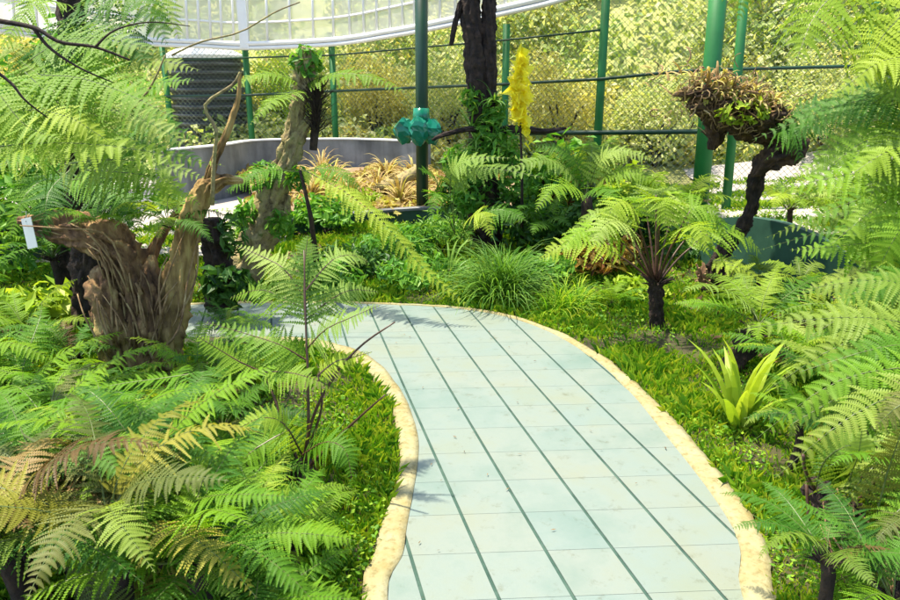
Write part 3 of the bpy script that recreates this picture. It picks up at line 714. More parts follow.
for (px, py, r, n) in ((480, 165, .24, 420), (486, 132, .18, 260), (470, 195, .26, 360), (495, 112, .14, 130), (500, 150, .24, 320), (458, 165, .2, 220), (515, 180, .25, 300), (472, 100, .12, 90)): leafcloud(mb, P(px, py, TD-.1), (r, r*.8, r*1.1), n, .10, 2.8)
mb.build('epiphyte_leaves', M['shrub_mid'], tt)
mb = MB(); base = P(484, 175, TD-.1)
for k in range(9): blades(mb, P(484+random.uniform(-14, 14), 100+k*13, TD-.12), 16, .28, .02, spread=(20, 110))
mb.build('epiphyte_straps', M['strap'], tt)
mb = MB(); leafcloud(mb, P(470, -190, TD), (1.2, 1.2, .8), 1400, .16, 2); mb.build('crown', M['shrub_mid'], tt)

# small standing branch with big yellow leaves
t = empty('yellow_leaved_plant', g0(520, 6.9), 'slim plant with a narrow column of bright yellow leaves right of the dark tree', 'plant')
mb = MB(); mb.tube([P(522, 240, 6.9), P(522, 170, 6.9), P(520, 118, 6.9)], [.02, .014, .01], 6); mb.build('stem', M['bark_dark'], t, True)
mb = MB()
for px, py, r, n in ((521, 70, .045, 16), (518, 84, .065, 24), (520, 98, .075, 26), (519, 111, .065, 20), (522, 60, .03, 8), (525, 124, .05, 8), (529, 140, .04, 5)): leafcloud(mb, P(px, py, 6.88), (r, r*.5, .11), n, .19, 2.0, flat=-.8)
mb.build('leaves', M['yellowleaf'], t)

# leaning dark trunk on the right that carries the root basket
rt = empty('leaning_trunk', G(714, 294), 'short dark leaning trunk behind the lawn below the big clump of curly roots', 'stump')
mb = MB(); RD = 5.6
limb(mb, [(713, 300, RD), (714, 280, RD), (719, 258, RD), (732, 240, RD), (744, 226, RD), (752, 205, RD-.05), (756, 180, RD-.1), (762, 160, RD-.12)], [.09, .08, .06, .05, .045, .04, .05, .05], n=40, rough=.5, ra=.1)
mb.build('trunk', M['bark_dark'], rt, True)
mb = MB(); 
for k in range(40):
    a = random.uniform(0, 6.28); p = P(714, 292-k*.4, RD)+Vector((math.cos(a), math.sin(a), 0))*.10; mb.tube([p, p+Vector((math.cos(a)*.05, math.sin(a)*.05, .10))], [.016, .008], 5)
mb.build('stipe_bases', M['bark'], rt)
ep = empty('root_clump', P(728, 108, 5.5), 'large clump of curly brown roots and yellow leaves in front of the green posts', 'epiphyte')
mb = MB()
for (px, py, rx, rz) in ((722, 104, .25, .08), (748, 120, .20, .09), (700, 94, .15, .06), (765, 114, .13, .08)):
    c = P(px, py, 5.5); V = []; seg, rows = 24, 12
    for i in range(rows+1):
        for j in range(seg):
            a = 2*math.pi*j/seg; b = math.pi*i/rows; d = Vector((math.sin(b)*math.cos(a), math.sin(b)*math.sin(a), math.cos(b)))
            k = 1+.55*noise.fractal(d*2.5+Vector((px, 0, 0)), 1, 2, 4); V.append((c.x+d.x*rx*k, c.y+d.y*.2*k, c.z+d.z*rz*k))
    mb.add(V, [(i*seg+j, (i+1)*seg+j, (i+1)*seg+(j+1) % seg, i*seg+(j+1) % seg) for i in range(rows) for j in range(seg)])
limb(mb, [(722, 118, 5.5), (750, 128, 5.5), (780, 138, 5.5), (790, 150, 5.5), (768, 160, 5.45), (752, 176, 5.4)], [.06, .08, .09, .10, .08, .015], rough=.5)
limb(mb, [(712, 105, 5.6), (716, 130, 5.6), (712, 150, 5.6)], [.08, .07, .02], rough=.5)
mb.build('root_mass', simple('root_mass_bark', [(.015,.009,.006), (.06,.032,.016), (.13,.075,.035)], 16, .9, 1, .03, detail=8), ep, True)
mb = MB()
for k in range(520):
    px = random.gauss(728, 26); c = P(px, 100+(px-728)*.24+random.gauss(0, 13), 5.45+random.uniform(-.15, .15)); p = c.copy(); d = Vector(rng.normal(0, 1, 3)).normalized(); pts = [p.copy()]; cu = Vector(rng.normal(0, .9, 3))
    for i in range(9):
        d = (d+cu.cross(d)*.5+Vector(rng.normal(0, .12, 3))).normalized(); p = p+d*.028; pts.append(p.copy())
    w0 = random.choice((.002, .003, .004, .007)); mb.tube(pts[:random.randint(4, 10)], [w0*(1-.07*q) for q in range(len(pts[:10]))], 5)
mb.build('root_tangle', M['fibre_rust'], ep, True)
mb = MB()
for k in range(150):
    px = random.gauss(732, 27); c = P(px, 96+(px-728)*.24+random.gauss(0, 8), 5.36); blades(mb, c, 2, random.uniform(.10, .2), .026, spread=(0, 100), sag=1.6)
mb.build('curly_leaves', M['dry'], ep)
mb = MB(); leafcloud(mb, P(745, 112, 5.3), (.26, .12, .12), 130, .075, 2.2); mb.build('yellow_leaves', M['straplime'], ep)
# ==================================================================  FERNS
N_ = ['fresh', 'deep']
# --- left foreground thicket
LF = [
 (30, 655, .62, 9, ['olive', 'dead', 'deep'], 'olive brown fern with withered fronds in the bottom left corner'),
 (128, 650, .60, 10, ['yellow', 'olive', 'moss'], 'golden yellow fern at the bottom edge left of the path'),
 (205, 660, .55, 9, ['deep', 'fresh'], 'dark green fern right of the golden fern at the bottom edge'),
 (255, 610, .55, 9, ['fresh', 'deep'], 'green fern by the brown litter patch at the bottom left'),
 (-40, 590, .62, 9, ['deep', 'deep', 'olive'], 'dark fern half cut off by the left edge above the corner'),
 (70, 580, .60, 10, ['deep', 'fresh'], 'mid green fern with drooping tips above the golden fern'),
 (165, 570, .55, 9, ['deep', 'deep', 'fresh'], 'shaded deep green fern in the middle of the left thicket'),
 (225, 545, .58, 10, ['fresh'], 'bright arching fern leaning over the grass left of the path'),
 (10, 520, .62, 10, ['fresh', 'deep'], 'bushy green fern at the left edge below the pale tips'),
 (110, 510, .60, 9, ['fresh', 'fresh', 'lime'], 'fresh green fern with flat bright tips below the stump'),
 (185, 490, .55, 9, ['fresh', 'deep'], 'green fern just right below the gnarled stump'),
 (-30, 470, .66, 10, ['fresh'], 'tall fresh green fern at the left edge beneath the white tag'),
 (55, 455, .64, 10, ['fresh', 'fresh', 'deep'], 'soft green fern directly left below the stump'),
 (150, 440, .50, 9, ['fresh', 'lime'], 'small bright fern spreading at the foot of the gnarled stump'),
 (225, 445, .52, 9, ['fresh', 'deep'], 'green fern right of the stump foot'),
 (20, 410, .62, 10, ['fresh', 'deep'], 'deep bushy fern left of the stump under its arm'),
 (-40, 400, .7, 9, ['fresh'], 'fern cut off by the left edge in front of the green wall'),
 (200, 395, .46, 9, ['fresh', 'lime'], 'fern with yellowish tips between stump and pale fern'),
 (75, 375, .5, 8, ['deep'], 'dark thin fern in the shade behind the stump'),
 (290, 585, .34, 8, ['fresh', 'lime'], 'small green fern at the bottom beside the grass verge'),
]
LF += [
 (85, 625, .48, 10, ['olive', 'deep'], 'dull olive fern between the brown corner fern and the golden fern'),
 (250, 660, .45, 10, ['fresh', 'deep'], 'green fern at the bottom edge below the litter patch'),
 (130, 545, .50, 11, ['fresh', 'deep'], 'fine leaved fern just above the golden fronds'),
 (30, 610, .52, 10, ['deep', 'olive'], 'dark fern with brown fronds above the bottom left corner'),
 (190, 615, .50, 11, ['fresh', 'lime'], 'brighter fern right of the golden fronds'),
 (262, 560, .42, 10, ['fresh', 'lime'], 'light fern at the foot of the red stalked fern on its left'),
 (250, 500, .48, 10, ['fresh', 'deep'], 'fern behind the red stalked fern'),
 (245, 400, .42, 10, ['fresh', 'deep'], 'shaded fern between the stump and the path bend'),
 (100, 420, .50, 10, ['fresh', 'deep'], 'fern under the left flank of the gnarled stump'),
 (30, 350, .55, 10, ['fresh', 'fresh', 'lime'], 'bright fern in front of the green wall at the left edge'),
 (230, 350, .36, 9, ['deep', 'fresh'], 'small dark fern right of the stump by the path'),
]
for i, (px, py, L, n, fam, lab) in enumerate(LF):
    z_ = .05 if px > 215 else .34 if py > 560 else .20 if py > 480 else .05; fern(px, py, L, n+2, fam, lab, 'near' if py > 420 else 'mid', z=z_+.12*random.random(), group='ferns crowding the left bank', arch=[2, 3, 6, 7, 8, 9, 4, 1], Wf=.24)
# flat bright fronds over the thicket
bf = empty('fern', G(120, 470), 'light green fern holding flat broad fronds below the stump', 'fern', 'ferns crowding the left bank')
xfrond(bf, [(215, 385, 2.9), (180, 400, 2.8), (140, 412, 2.7), (85, 425, 2.6)], .15, 'fresh', droop=.15)
xfrond(bf, [(205, 372, 2.9), (165, 378, 2.85), (120, 384, 2.8), (78, 392, 2.75)], .14, 'fresh', droop=.1)
xfrond(bf, [(205, 395, 2.7), (170, 418, 2.6), (150, 430, 2.5), (118, 452, 2.45)], .12, 'lime', droop=.15)
xfrond(bf, [(120, 430, 2.5), (90, 447, 2.4), (72, 460, 2.35), (75, 490, 2.3)], .13, 'fresh', droop=.1)
xfrond(bf, [(60, 415, 2.6), (45, 440, 2.5), (38, 465, 2.4), (36, 500, 2.35)], .16, 'fresh')
xfrond(bf, [(215, 420, 2.7), (235, 440, 2.6), (250, 475, 2.5), (258, 515, 2.45)], .13, 'fresh')
xfrond(bf, [(165, 440, 2.5), (175, 470, 2.4), (195, 505, 2.3), (220, 540, 2.25)], .14, 'fresh')
# golden frond standing up
yf = empty('fern', G(140, 640), 'upright golden frond fern nearest the camera at bottom left', 'fern', 'ferns crowding the left bank')
xfrond(yf, [(150, 640, 1.75), (140, 580, 1.8), (128, 520, 1.85), (112, 470, 1.9)], .12, 'yellow', up=(-.1, -1, .5), droop=.1, s0=.05)
xfrond(yf, [(150, 640, 1.75), (110, 600, 1.7), (85, 570, 1.75), (50, 560, 1.8)], .11, 'olive', up=(-.1, -1, .7))
xfrond(yf, [(150, 640, 1.75), (170, 590, 1.7), (185, 575, 1.7), (205, 572, 1.7)], .07, 'yellow', up=(-.1, -1, .7))
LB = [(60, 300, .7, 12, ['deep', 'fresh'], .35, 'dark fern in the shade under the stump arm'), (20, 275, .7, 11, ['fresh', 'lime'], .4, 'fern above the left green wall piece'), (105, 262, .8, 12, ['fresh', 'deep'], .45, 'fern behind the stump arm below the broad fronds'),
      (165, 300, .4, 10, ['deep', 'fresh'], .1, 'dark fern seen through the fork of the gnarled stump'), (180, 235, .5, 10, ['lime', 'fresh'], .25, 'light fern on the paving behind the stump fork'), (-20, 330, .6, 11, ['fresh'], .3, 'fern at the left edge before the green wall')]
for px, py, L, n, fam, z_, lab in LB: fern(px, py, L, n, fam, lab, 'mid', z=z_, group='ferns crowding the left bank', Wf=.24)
# --- slender fern with red stalks beside the verge
rs = empty('fern', G(298, 512), 'tall fern with dark red stalks and pale fronds beside the path verge', 'fern')
mb = MB(); mb.tube([G(298, 520)-Vector((0, 0, .05)), P(300, 488, 2.6), P(302, 462, 2.6)], [.07, .06, .035], 10, rough=.5, nscale=20); mb.build('rootstock', M['bark_dark'], rs, True)
S0 = (302, 475, 2.6)
mb = MB()
for tip in ([(308, 440, 2.6), (308, 380, 2.65), (306, 330, 2.7), (304, 250, 2.8)], [(330, 445, 2.55), (362, 415, 2.5), (385, 395, 2.45)], [(312, 420, 2.6), (335, 375, 2.6), (362, 345, 2.6), (395, 322, 2.6)],
            [(290, 440, 2.6), (275, 400, 2.65), (262, 370, 2.7)], [(312, 440, 2.6), (322, 405, 2.6), (318, 375, 2.6)], [(280, 455, 2.6), (255, 430, 2.6)]):
    mb.tube(catmull([P(*S0)]+[P(*q) for q in tip], 14), [.009-.006*k/13 for k in range(14)], 6)
mb.build('stalks', M['rachis_dark'], rs, True)
for (pts, W, f) in (([(306, 330, 2.7), (304, 295, 2.75), (305, 262, 2.8), (308, 235, 2.85)], .20, 'pale'),
                    ([(306, 350, 2.7), (325, 330, 2.65), (350, 318, 2.6), (380, 305, 2.55)], .12, 'pale'),
                    ([(306, 360, 2.7), (280, 345, 2.7), (250, 335, 2.75), (205, 322, 2.8)], .15, 'lime'),
                    ([(262, 372, 2.7), (240, 362, 2.7), (220, 350, 2.7), (195, 335, 2.7)], .14, 'lime'),
                    ([(262, 372, 2.7), (285, 372, 2.65), (310, 378, 2.6), (345, 392, 2.6)], .12, 'lime'),
                    ([(302, 455, 2.55), (325, 442, 2.45), (345, 450, 2.4), (352, 480, 2.35)], .12, 'fresh'), ([(302, 455, 2.6), (285, 425, 2.5), (262, 418, 2.45), (232, 432, 2.4)], .13, 'lime'), ([(306, 320, 2.75), (330, 300, 2.8), (352, 290, 2.85), (378, 292, 2.9)], .14, 'pale'), ([(306, 310, 2.75), (280, 296, 2.8), (258, 290, 2.85), (230, 298, 2.9)], .13, 'lime'),
                    ([(290, 430, 2.6), (270, 440, 2.55), (245, 458, 2.5), (228, 490, 2.5)], .13, 'fresh'),
                    ([(318, 375, 2.6), (335, 362, 2.6), (350, 358, 2.6), (372, 352, 2.55)], .08, 'lime'),
                    ([(306, 300, 2.75), (285, 270, 2.8), (265, 258, 2.85), (236, 245, 2.9)], .13, 'pale'),
                    ([(306, 290, 2.75), (330, 262, 2.8), (350, 255, 2.85), (368, 262, 2.9)], .12, 'pale')):
    xfrond(rs, pts, W, f, 'rachis_dark', up=(0, -.75, 1), droop=.2, s0=.04)
# --- the long bright frond and its fern behind the path
lf = empty('fern', G(318, 275), 'fern throwing one long narrow bright frond across towards the path', 'fern')
xfrond(lf, [(300, 168, 5.2), (345, 192, 5.0), (385, 225, 4.85), (425, 270, 4.75), (476, 313, 4.7)], .115, 'lime', npin=40, m=9, alpha=30, prof='lance', s0=.02, up=(0, -.5, 1), droop=.35)
xfrond(lf, [(300, 172, 5.2), (270, 170, 5.1), (245, 178, 5.0), (225, 192, 4.95)], .2, 'fresh', npin=22, m=8, up=(0, -.5, 1))
xfrond(lf, [(300, 172, 5.2), (325, 168, 5.2), (345, 176, 5.1), (362, 190, 5.1)], .16, 'fresh', npin=22, m=8, up=(0, -.5, 1))
mb = MB(); mb.tube(catmull([G(318, 280), P(312, 225, 5.2), P(300, 170, 5.2)], 8), [.03, .025, .022, .02, .018, .015, .012, .01], 7, rough=.3); mb.build('stalks', M['bark_dark'], lf, True)

# --- big tree fern at top left
tf = empty('tree_fern', G(88, 330), 'large tree fern at upper left with broad yellow green fronds', 'tree fern')
mb = MB(); limb(mb, [(88, 330, 4.6), (88, 260, 4.6), (84, 200, 4.6), (78, 150, 4.6)], [.09, .085, .08, .07], rough=.4); mb.build('trunk', M['bark_dark'], tf, True)
TF = [([(40, 75, 3.5), (80, 78, 3.4), (130, 95, 3.3), (178, 120, 3.2)], .34, 'lime'),
      ([(30, 60, 3.7), (60, 42, 3.7), (100, 38, 3.6), (165, 52, 3.5)], .30, 'pale'),
      ([(25, 72, 3.6), (55, 100, 3.4), (90, 130, 3.3), (120, 160, 3.2)], .30, 'lime'),
      ([(-20, 75, 3.5), (0, 95, 3.3), (25, 125, 3.2), (60, 140, 3.1)], .30, 'lime'),
      ([(-30, 150, 3.3), (40, 143, 3.2), (120, 147, 3.2), (225, 166, 3.3)], .20, 'lime'),
      ([(60, 165, 3.6), (100, 160, 3.5), (150, 162, 3.4), (205, 178, 3.4)], .22, 'pale'),
      ([(70, 180, 3.9), (100, 178, 3.8), (140, 182, 3.7), (180, 200, 3.6)], .22, 'fresh'),
      ([(60, 175, 3.9), (40, 160, 3.8), (20, 158, 3.7), (-15, 170, 3.6)], .24, 'fresh'),
      ([(70, 160, 4.4), (110, 110, 4.4), (150, 85, 4.4), (195, 80, 4.3)], .30, 'fresh'),
      ([(70, 160, 4.4), (60, 110, 4.5), (50, 85, 4.6), (20, 60, 4.7)], .34, 'lime'),
      ([(70, 160, 4.4), (30, 120, 4.4), (5, 105, 4.4), (-40, 100, 4.3)], .34, 'lime'),
      ([(70, 165, 4.4), (110, 130, 4.3), (150, 120, 4.2), (200, 140, 4.2)], .28, 'fresh'),
      ([(70, 170, 4.2), (50, 190, 4.0), (45, 215, 3.9), (40, 250, 3.9)], .2, 'deep'),
      ([(80, 170, 4.2), (110, 190, 4.0), (130, 205, 3.9), (140, 230, 3.9)], .18, 'deep')]
for pts, W, f in TF: xfrond(tf, pts, W, f, npin=30, m=13, up=(0, -.7, 1), droop=.22, s0=.03, alpha=14)
TF2 = [([(70, 150, 4.9), (110, 80, 4.9), (150, 60, 4.9), (200, 70, 4.8)], .30, 'moss'), ([(70, 150, 4.9), (50, 80, 5.0), (20, 50, 5.0), (-30, 50, 5.0)], .34, 'moss'), ([(70, 150, 4.9), (90, 60, 5.0), (110, 30, 5.0), (150, 25, 4.9)], .34, 'fresh'),
       ([(70, 160, 4.7), (30, 150, 4.6), (0, 150, 4.5), (-40, 175, 4.4)], .3, 'moss'), ([(70, 160, 4.6), (120, 140, 4.5), (160, 145, 4.4), (215, 170, 4.3)], .26, 'deep'), ([(70, 170, 4.6), (100, 190, 4.4), (120, 215, 4.3), (130, 250, 4.2)], .26, 'deep'),
       ([(60, 170, 4.5), (35, 185, 4.3), (20, 205, 4.2), (10, 240, 4.1)], .26, 'fresh'), ([(60, 120, 3.9), (95, 108, 3.7), (140, 118, 3.6), (195, 150, 3.5)], .26, 'pale'), ([(30, 110, 3.7), (70, 108, 3.5), (100, 118, 3.4), (135, 150, 3.3)], .26, 'moss'),
       ([(-20, 120, 3.4), (30, 110, 3.3), (70, 118, 3.2), (110, 142, 3.2)], .22, 'lime'), ([(80, 170, 3.8), (120, 172, 3.7), (165, 180, 3.6), (200, 205, 3.6)], .18, 'lime')]
for pts, W, f in TF2: xfrond(tf, pts, W, f, npin=30, m=12, up=(0, -.7, 1), droop=.25, s0=.03, alpha=14)
shrub(P(70, 200, 6.2), 2.3, 1.05, 3600, .11, M['shrub_mid'], 'tall leafy bush behind the upper left tree fern', name='bush', cat='bush', aspect=2.4)
shrub(P(-40, 200, 6.6), 2.4, 1.0, 3000, .11, M['straplime'], 'tall yellow green bush at the left edge behind the tree ferns', name='bush', cat='bush', aspect=2.4)
# bare arching branches across it
br = empty('bare_branch', G(-60, 330), 'thin bare dark branch arching across the upper left fronds', 'branch')
mb = MB()
mb.tube(catmull([P(*q) for q in [(-40, 14, 3.0), (0, 21, 3.0), (35, 28, 3.0), (60, 42, 3.0), (95, 47, 3.05), (130, 60, 3.1)]], 20), [.012-.0004*i for i in range(20)], 7)
mb.tube(catmull([P(*q) for q in [(32, 26, 3.0), (50, 48, 3.0), (80, 68, 3.0), (112, 82, 3.05)]], 12), [.008-.0005*i for i in range(12)], 6)
mb.tube(catmull([P(*q) for q in [(-20, 60, 3.0), (10, 82, 3.0), (25, 100, 3.0), (48, 118, 3.05)]], 12), [.008-.0005*i for i in range(12)], 6)
mb.tube(catmull([P(*q) for q in [(95, 47, 3.05), (115, 30, 3.05), (150, 22, 3.1), (190, 26, 3.2)]], 12), [.005-.0003*i for i in range(12)], 6)
mb.tube(catmull([P(*q) for q in [(-60, 330, 3.4), (-70, 200, 3.2), (-60, 80, 3.0), (-40, 14, 3.0)]], 16), [.03-.001*i for i in range(16)], 8)
mb.build('twigs', M['bark_dark'], br, True)
br2 = empty('bare_branch', G(250, 330), 'forked pale twig standing up right of the broad fronds', 'branch')
mb = MB()
mb.tube(catmull([P(*q) for q in [(212, 205, 3.9), (214, 160, 3.9), (216, 130, 3.9), (205, 105, 3.9), (232, 85, 3.9), (240, 72, 3.9)]], 16), [.013-.0005*i for i in range(16)], 6)
mb.build('twig', M['bark_moss'], br2, True); mb = MB()
mb.tube(catmull([P(*q) for q in [(120, 120, 3.8), (145, 95, 3.8), (158, 72, 3.8), (165, 55, 3.8)]], 12), [.008-.0004*i for i in range(12)], 6)
mb.build('twig', M['bark_moss'], br2, True); mb = MB()
mb.tube(catmull([P(*q) for q in [(172, 55, 4.6), (200, 42, 4.6), (240, 32, 4.6), (275, 12, 4.6), (300, 2, 4.6)]], 12), [.007-.0003*i for i in range(12)], 6)
mb.build('twig', M['bark_moss'], br2, True)
# second tree fern trunk hanging in from the top
tg2 = empty('tree_fern', G(78, 290), 'dark trunked tree fern rising behind the top left fronds', 'tree fern')
mb = MB(); limb(mb, [(74, 300, 5.6), (74, 200, 5.6), (74, 100, 5.6), (72, 0, 5.6), (71, -30, 5.6)], [.10, .09, .085, .085, .07], rough=.4); mb.build('trunk', M['bark_dark'], tg2, True)
for pts, W, f in [([(74, 10, 5.4), (100, 15, 5.1), (130, 38, 4.9), (150, 70, 4.8)], .32, 'deep'), ([(74, 5, 5.4), (115, -10, 5.2), (145, 5, 5.0), (168, 45, 4.9)], .34, 'fresh'),
                  ([(74, 5, 5.4), (130, -15, 5.4), (160, 0, 5.3), (180, 40, 5.2)], .30, 'lime'), ([(70, 15, 5.3), (60, 40, 5.0), (55, 70, 4.9), (50, 100, 4.9)], .34, 'deep'), ([(74, 15, 5.3), (85, 40, 5.0), (100, 60, 4.9), (105, 92, 4.9)], .34, 'fresh'),
                  ([(70, 5, 5.3), (40, 0, 5.1), (20, 20, 5.0), (0, 50, 4.9)], .3, 'lime')]:
    xfrond(tg2, pts, W, f, npin=26, m=11, up=(0, -.7, 1), s0=.03, droop=.3)
straps(G(2, 262)+Vector((0, 0, .25)), 26, .5, .045, M['strap'], 'green strap leaved plant at the left edge above the garden wall', spread=(5, 70))
shrub(P(12, 165, 4.6), .35, .25, 260, .12, M['straplime'], 'yellow leaved small shrub at the left edge under the tree fern', group=None)

# --- middle bank
def sfern(px, py, L, n, fam, lab, z=.1, lod='mid', **kw): return fern(px, py, L, n, fam, lab, lod, z=z, **kw)
mf = empty('fern', G(455, 262), 'pale arching fern right of the dark post above the tussock', 'fern')
for pts, W, f in [([(455, 235, 6.2), (440, 190, 6.1), (432, 175, 6.0), (418, 168, 5.9)], .2, 'fresh'), ([(455, 235, 6.2), (455, 185, 6.1), (485, 168, 6.0), (545, 178, 5.8)], .24, 'pale'),
                  ([(455, 235, 6.2), (450, 180, 6.1), (465, 160, 6.0), (510, 158, 5.9)], .22, 'pale'), ([(455, 235, 6.2), (440, 200, 5.9), (436, 195, 5.8), (430, 220, 5.7)], .16, 'fresh'),
                  ([(460, 240, 6.1), (480, 215, 5.9), (505, 210, 5.8), (528, 222, 5.7)], .22, 'fresh'), ([(460, 240, 6.1), (470, 218, 5.8), (483, 215, 5.7), (492, 238, 5.6)], .18, 'lime')]:
    xfrond(mf, pts, W, f, npin=20, m=8, up=(0, -.6, 1), s0=.3)
cf = empty('fern', G(590, 262), 'wide pale fern arching over the dark shrubs left of the small tree fern crown', 'fern')
mb = MB(); mb.tube(catmull([G(590, 264), P(588, 230, 6.3), P(586, 196, 6.3)], 8), [.05]*8, 10, rough=.4); mb.build('rootstock', M['bark_dark'], cf, True)
for pts, W, f in [([(586, 196, 6.3), (565, 168, 6.2), (540, 160, 6.1), (505, 172, 6.0)], .24, 'pale'), ([(586, 196, 6.3), (578, 165, 6.3), (560, 148, 6.3), (532, 145, 6.3)], .22, 'fresh'), ([(586, 196, 6.3), (600, 160, 6.2), (622, 150, 6.1), (655, 160, 6.0)], .24, 'pale'),
                  ([(586, 196, 6.3), (610, 175, 6.1), (635, 172, 6.0), (665, 190, 5.9)], .22, 'lime'), ([(586, 196, 6.2), (570, 185, 6.0), (552, 190, 5.8), (535, 212, 5.7)], .2, 'fresh'), ([(586, 196, 6.2), (598, 188, 6.0), (612, 195, 5.8), (625, 222, 5.7)], .2, 'fresh'), ([(586, 196, 6.3), (590, 165, 6.4), (592, 150, 6.5), (590, 135, 6.6)], .2, 'moss')]:
    xfrond(cf, pts, W, f, npin=24, m=8, up=(0, -.6, 1), s0=.12, droop=.3)
sfern(545, 262, .62, 11, ['fresh', 'deep'], 'dark green fern in the shrubbery right of the tussock', z=.35)
sfern(590, 250, .9, 12, ['pale', 'lime'], 'pale fern spreading over the dark shrubs left of the small tree fern', z=.62, arch=[1, 2, 2, 4])
sfern(628, 262, .7, 9, ['lime', 'fresh'], 'lime fern tucked behind the small tree fern', z=.5)
sfern(612, 308, .34, 9, ['fresh', 'lime'], 'low bright fern at the foot of the small tree fern on its left', z=.03)
sfern(540, 225, .7, 9, ['fresh', 'pale'], 'fern behind the dark shrubs beneath the yellow leaf', z=.6)
sfern(680, 235, .7, 10, ['fresh', 'lime'], 'green fern in front of the thick green post', z=.35)
def tree_fern(px, py, D, trunk, top, L, n, fams, lab, rad=(.07, .05), **kw):
    b = g0(px, D); b.z = hill(b.x, b.y); t = empty('tree_fern', b, lab, 'tree fern'); c = P(*top)
    mb = MB(); mb.tube(catmull([b-Vector((0, 0, .06)), b+(c-b)*.5+Vector((.015, 0, 0)), c], 12), list(np.linspace(rad[0], rad[1], 12)), 14, rough=.6, nscale=18); mb.build('trunk', M['bark_dark'], t, True)
    base_tuft(t, c-Vector((0, 0, .05)), rad[1]*1.1, 30); crown(t, c, n, L, fams, **kw); return t
gg = G(657, 328).y
t = empty('tree_fern', G(657, 328), 'small tree fern with dark fanned stalks on the lawn right of the path', 'tree fern')
mb = MB(); limb(mb, [(657, 332, gg), (656, 305, gg), (656, 282, gg)], [.046, .042, .045], n=12, rough=.4, nscale=18); mb.build('trunk', M['bark_dark'], t, True)
base_tuft(t, P(656, 283, gg), .06, 40)
mb = MB()
STF = [(-66, -28, .0, 'lime'), (-48, -50, .25, 'pale'), (-30, -58, -.3, 'lime'), (-14, -62, .35, 'fresh'), (6, -60, -.35, 'lime'), (22, -58, .3, 'pale'), (40, -54, -.1, 'lime'), (60, -36, .1, 'lime'), (-54, -38, -.35, 'fresh'), (50, -44, .3, 'fresh'), (30, -40, -.45, 'lime'), (-36, -44, -.5, 'pale'), (0, -66, .1, 'pale')]
for dx, dy, dd, f in STF:
    dx *= 1.22; dy *= .93
    a = (656+dx*.04, 282, gg); k1 = (656+dx*.33, 282+dy*.75, gg+dd*.3); k2 = (656+dx*.70, 282+dy*1.42, gg+dd*.65); k3 = (656+dx*1.15, 282+dy*1.42, gg+dd); k4 = (656+dx*1.45, 282+dy*.85, gg+dd*1.2)
    mb.tube(catmull([P(*a), P(*k1), P(*k2)], 10), [.010-.0006*i for i in range(10)], 6)
    xfrond(t, [k1, k2, k3, k4], .235, f, npin=22, m=9, up=(0, -.5, 1), s0=.12, droop=.3, thick=.003)
mb.build('stalks', M['rachis_dark'], t, True)
gg = G(757, 372)
tree_fern(757, 372, gg.y, .3, (759, 325, gg.y), .62, 12, ['lime', 'fresh', 'pale'], 'tree fern with short dark trunk behind the lime strap plant', lod='near', arch=[2, 4, 4, 1], Wf=.28)
lowr = empty('fern', G(716, 292), 'small fern with flat lime fronds leaning over the green wall', 'fern')
for pts, W in [([(712, 262, 5.3), (740, 268, 5.1), (770, 285, 5.0), (818, 292, 4.9)], .13), ([(712, 260, 5.3), (730, 262, 5.2), (745, 275, 5.1), (760, 295, 5.0)], .11)]:
    xfrond(lowr, pts, W, 'lime', npin=18, m=7, up=(0, -.6, 1), s0=.02)
mb = MB(); mb.tube([G(716, 296), P(714, 275, 5.35), P(712, 261, 5.3)], [.02, .015, .01], 6); mb.build('stalks', M['bark_dark'], lowr)

ef = empty('fern', P(770, 128, 5.35), 'dark drooping fern hanging at the right of the curly root clump', 'fern')
for pts, W in [([(772, 138, 5.35), (800, 112, 5.3), (832, 102, 5.25), (868, 108, 5.2)], .24), ([(772, 140, 5.3), (795, 128, 5.2), (822, 128, 5.1), (850, 145, 5.05)], .2), ([(770, 142, 5.3), (782, 132, 5.2), (795, 142, 5.15), (805, 172, 5.1)], .17)]:
    xfrond(ef, pts, W, 'deep', npin=26, m=8, up=(0, -.7, 1), s0=.05, droop=.45)
# shrubs
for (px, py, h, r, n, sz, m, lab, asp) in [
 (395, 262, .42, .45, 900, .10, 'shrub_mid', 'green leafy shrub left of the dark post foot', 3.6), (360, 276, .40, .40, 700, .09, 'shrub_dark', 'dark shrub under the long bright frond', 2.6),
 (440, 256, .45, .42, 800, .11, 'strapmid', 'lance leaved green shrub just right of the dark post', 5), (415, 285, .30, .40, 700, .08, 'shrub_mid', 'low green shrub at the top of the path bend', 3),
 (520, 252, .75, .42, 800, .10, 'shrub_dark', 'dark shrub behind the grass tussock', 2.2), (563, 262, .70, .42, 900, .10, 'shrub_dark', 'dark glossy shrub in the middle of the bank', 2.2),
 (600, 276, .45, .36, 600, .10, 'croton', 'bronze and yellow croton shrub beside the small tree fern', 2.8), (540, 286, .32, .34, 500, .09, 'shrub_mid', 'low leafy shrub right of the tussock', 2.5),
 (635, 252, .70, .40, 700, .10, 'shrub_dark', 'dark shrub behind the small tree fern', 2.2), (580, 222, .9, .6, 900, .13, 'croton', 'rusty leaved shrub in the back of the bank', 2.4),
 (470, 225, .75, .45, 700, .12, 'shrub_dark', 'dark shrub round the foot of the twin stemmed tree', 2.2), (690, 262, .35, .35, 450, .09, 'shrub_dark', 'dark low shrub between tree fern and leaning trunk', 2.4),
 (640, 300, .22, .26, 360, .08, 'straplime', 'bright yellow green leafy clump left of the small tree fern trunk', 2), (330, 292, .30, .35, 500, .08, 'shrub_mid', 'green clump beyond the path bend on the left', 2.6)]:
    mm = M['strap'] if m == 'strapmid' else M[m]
    shrub(G(px, py), h, r, n, sz, mm, lab, aspect=asp)
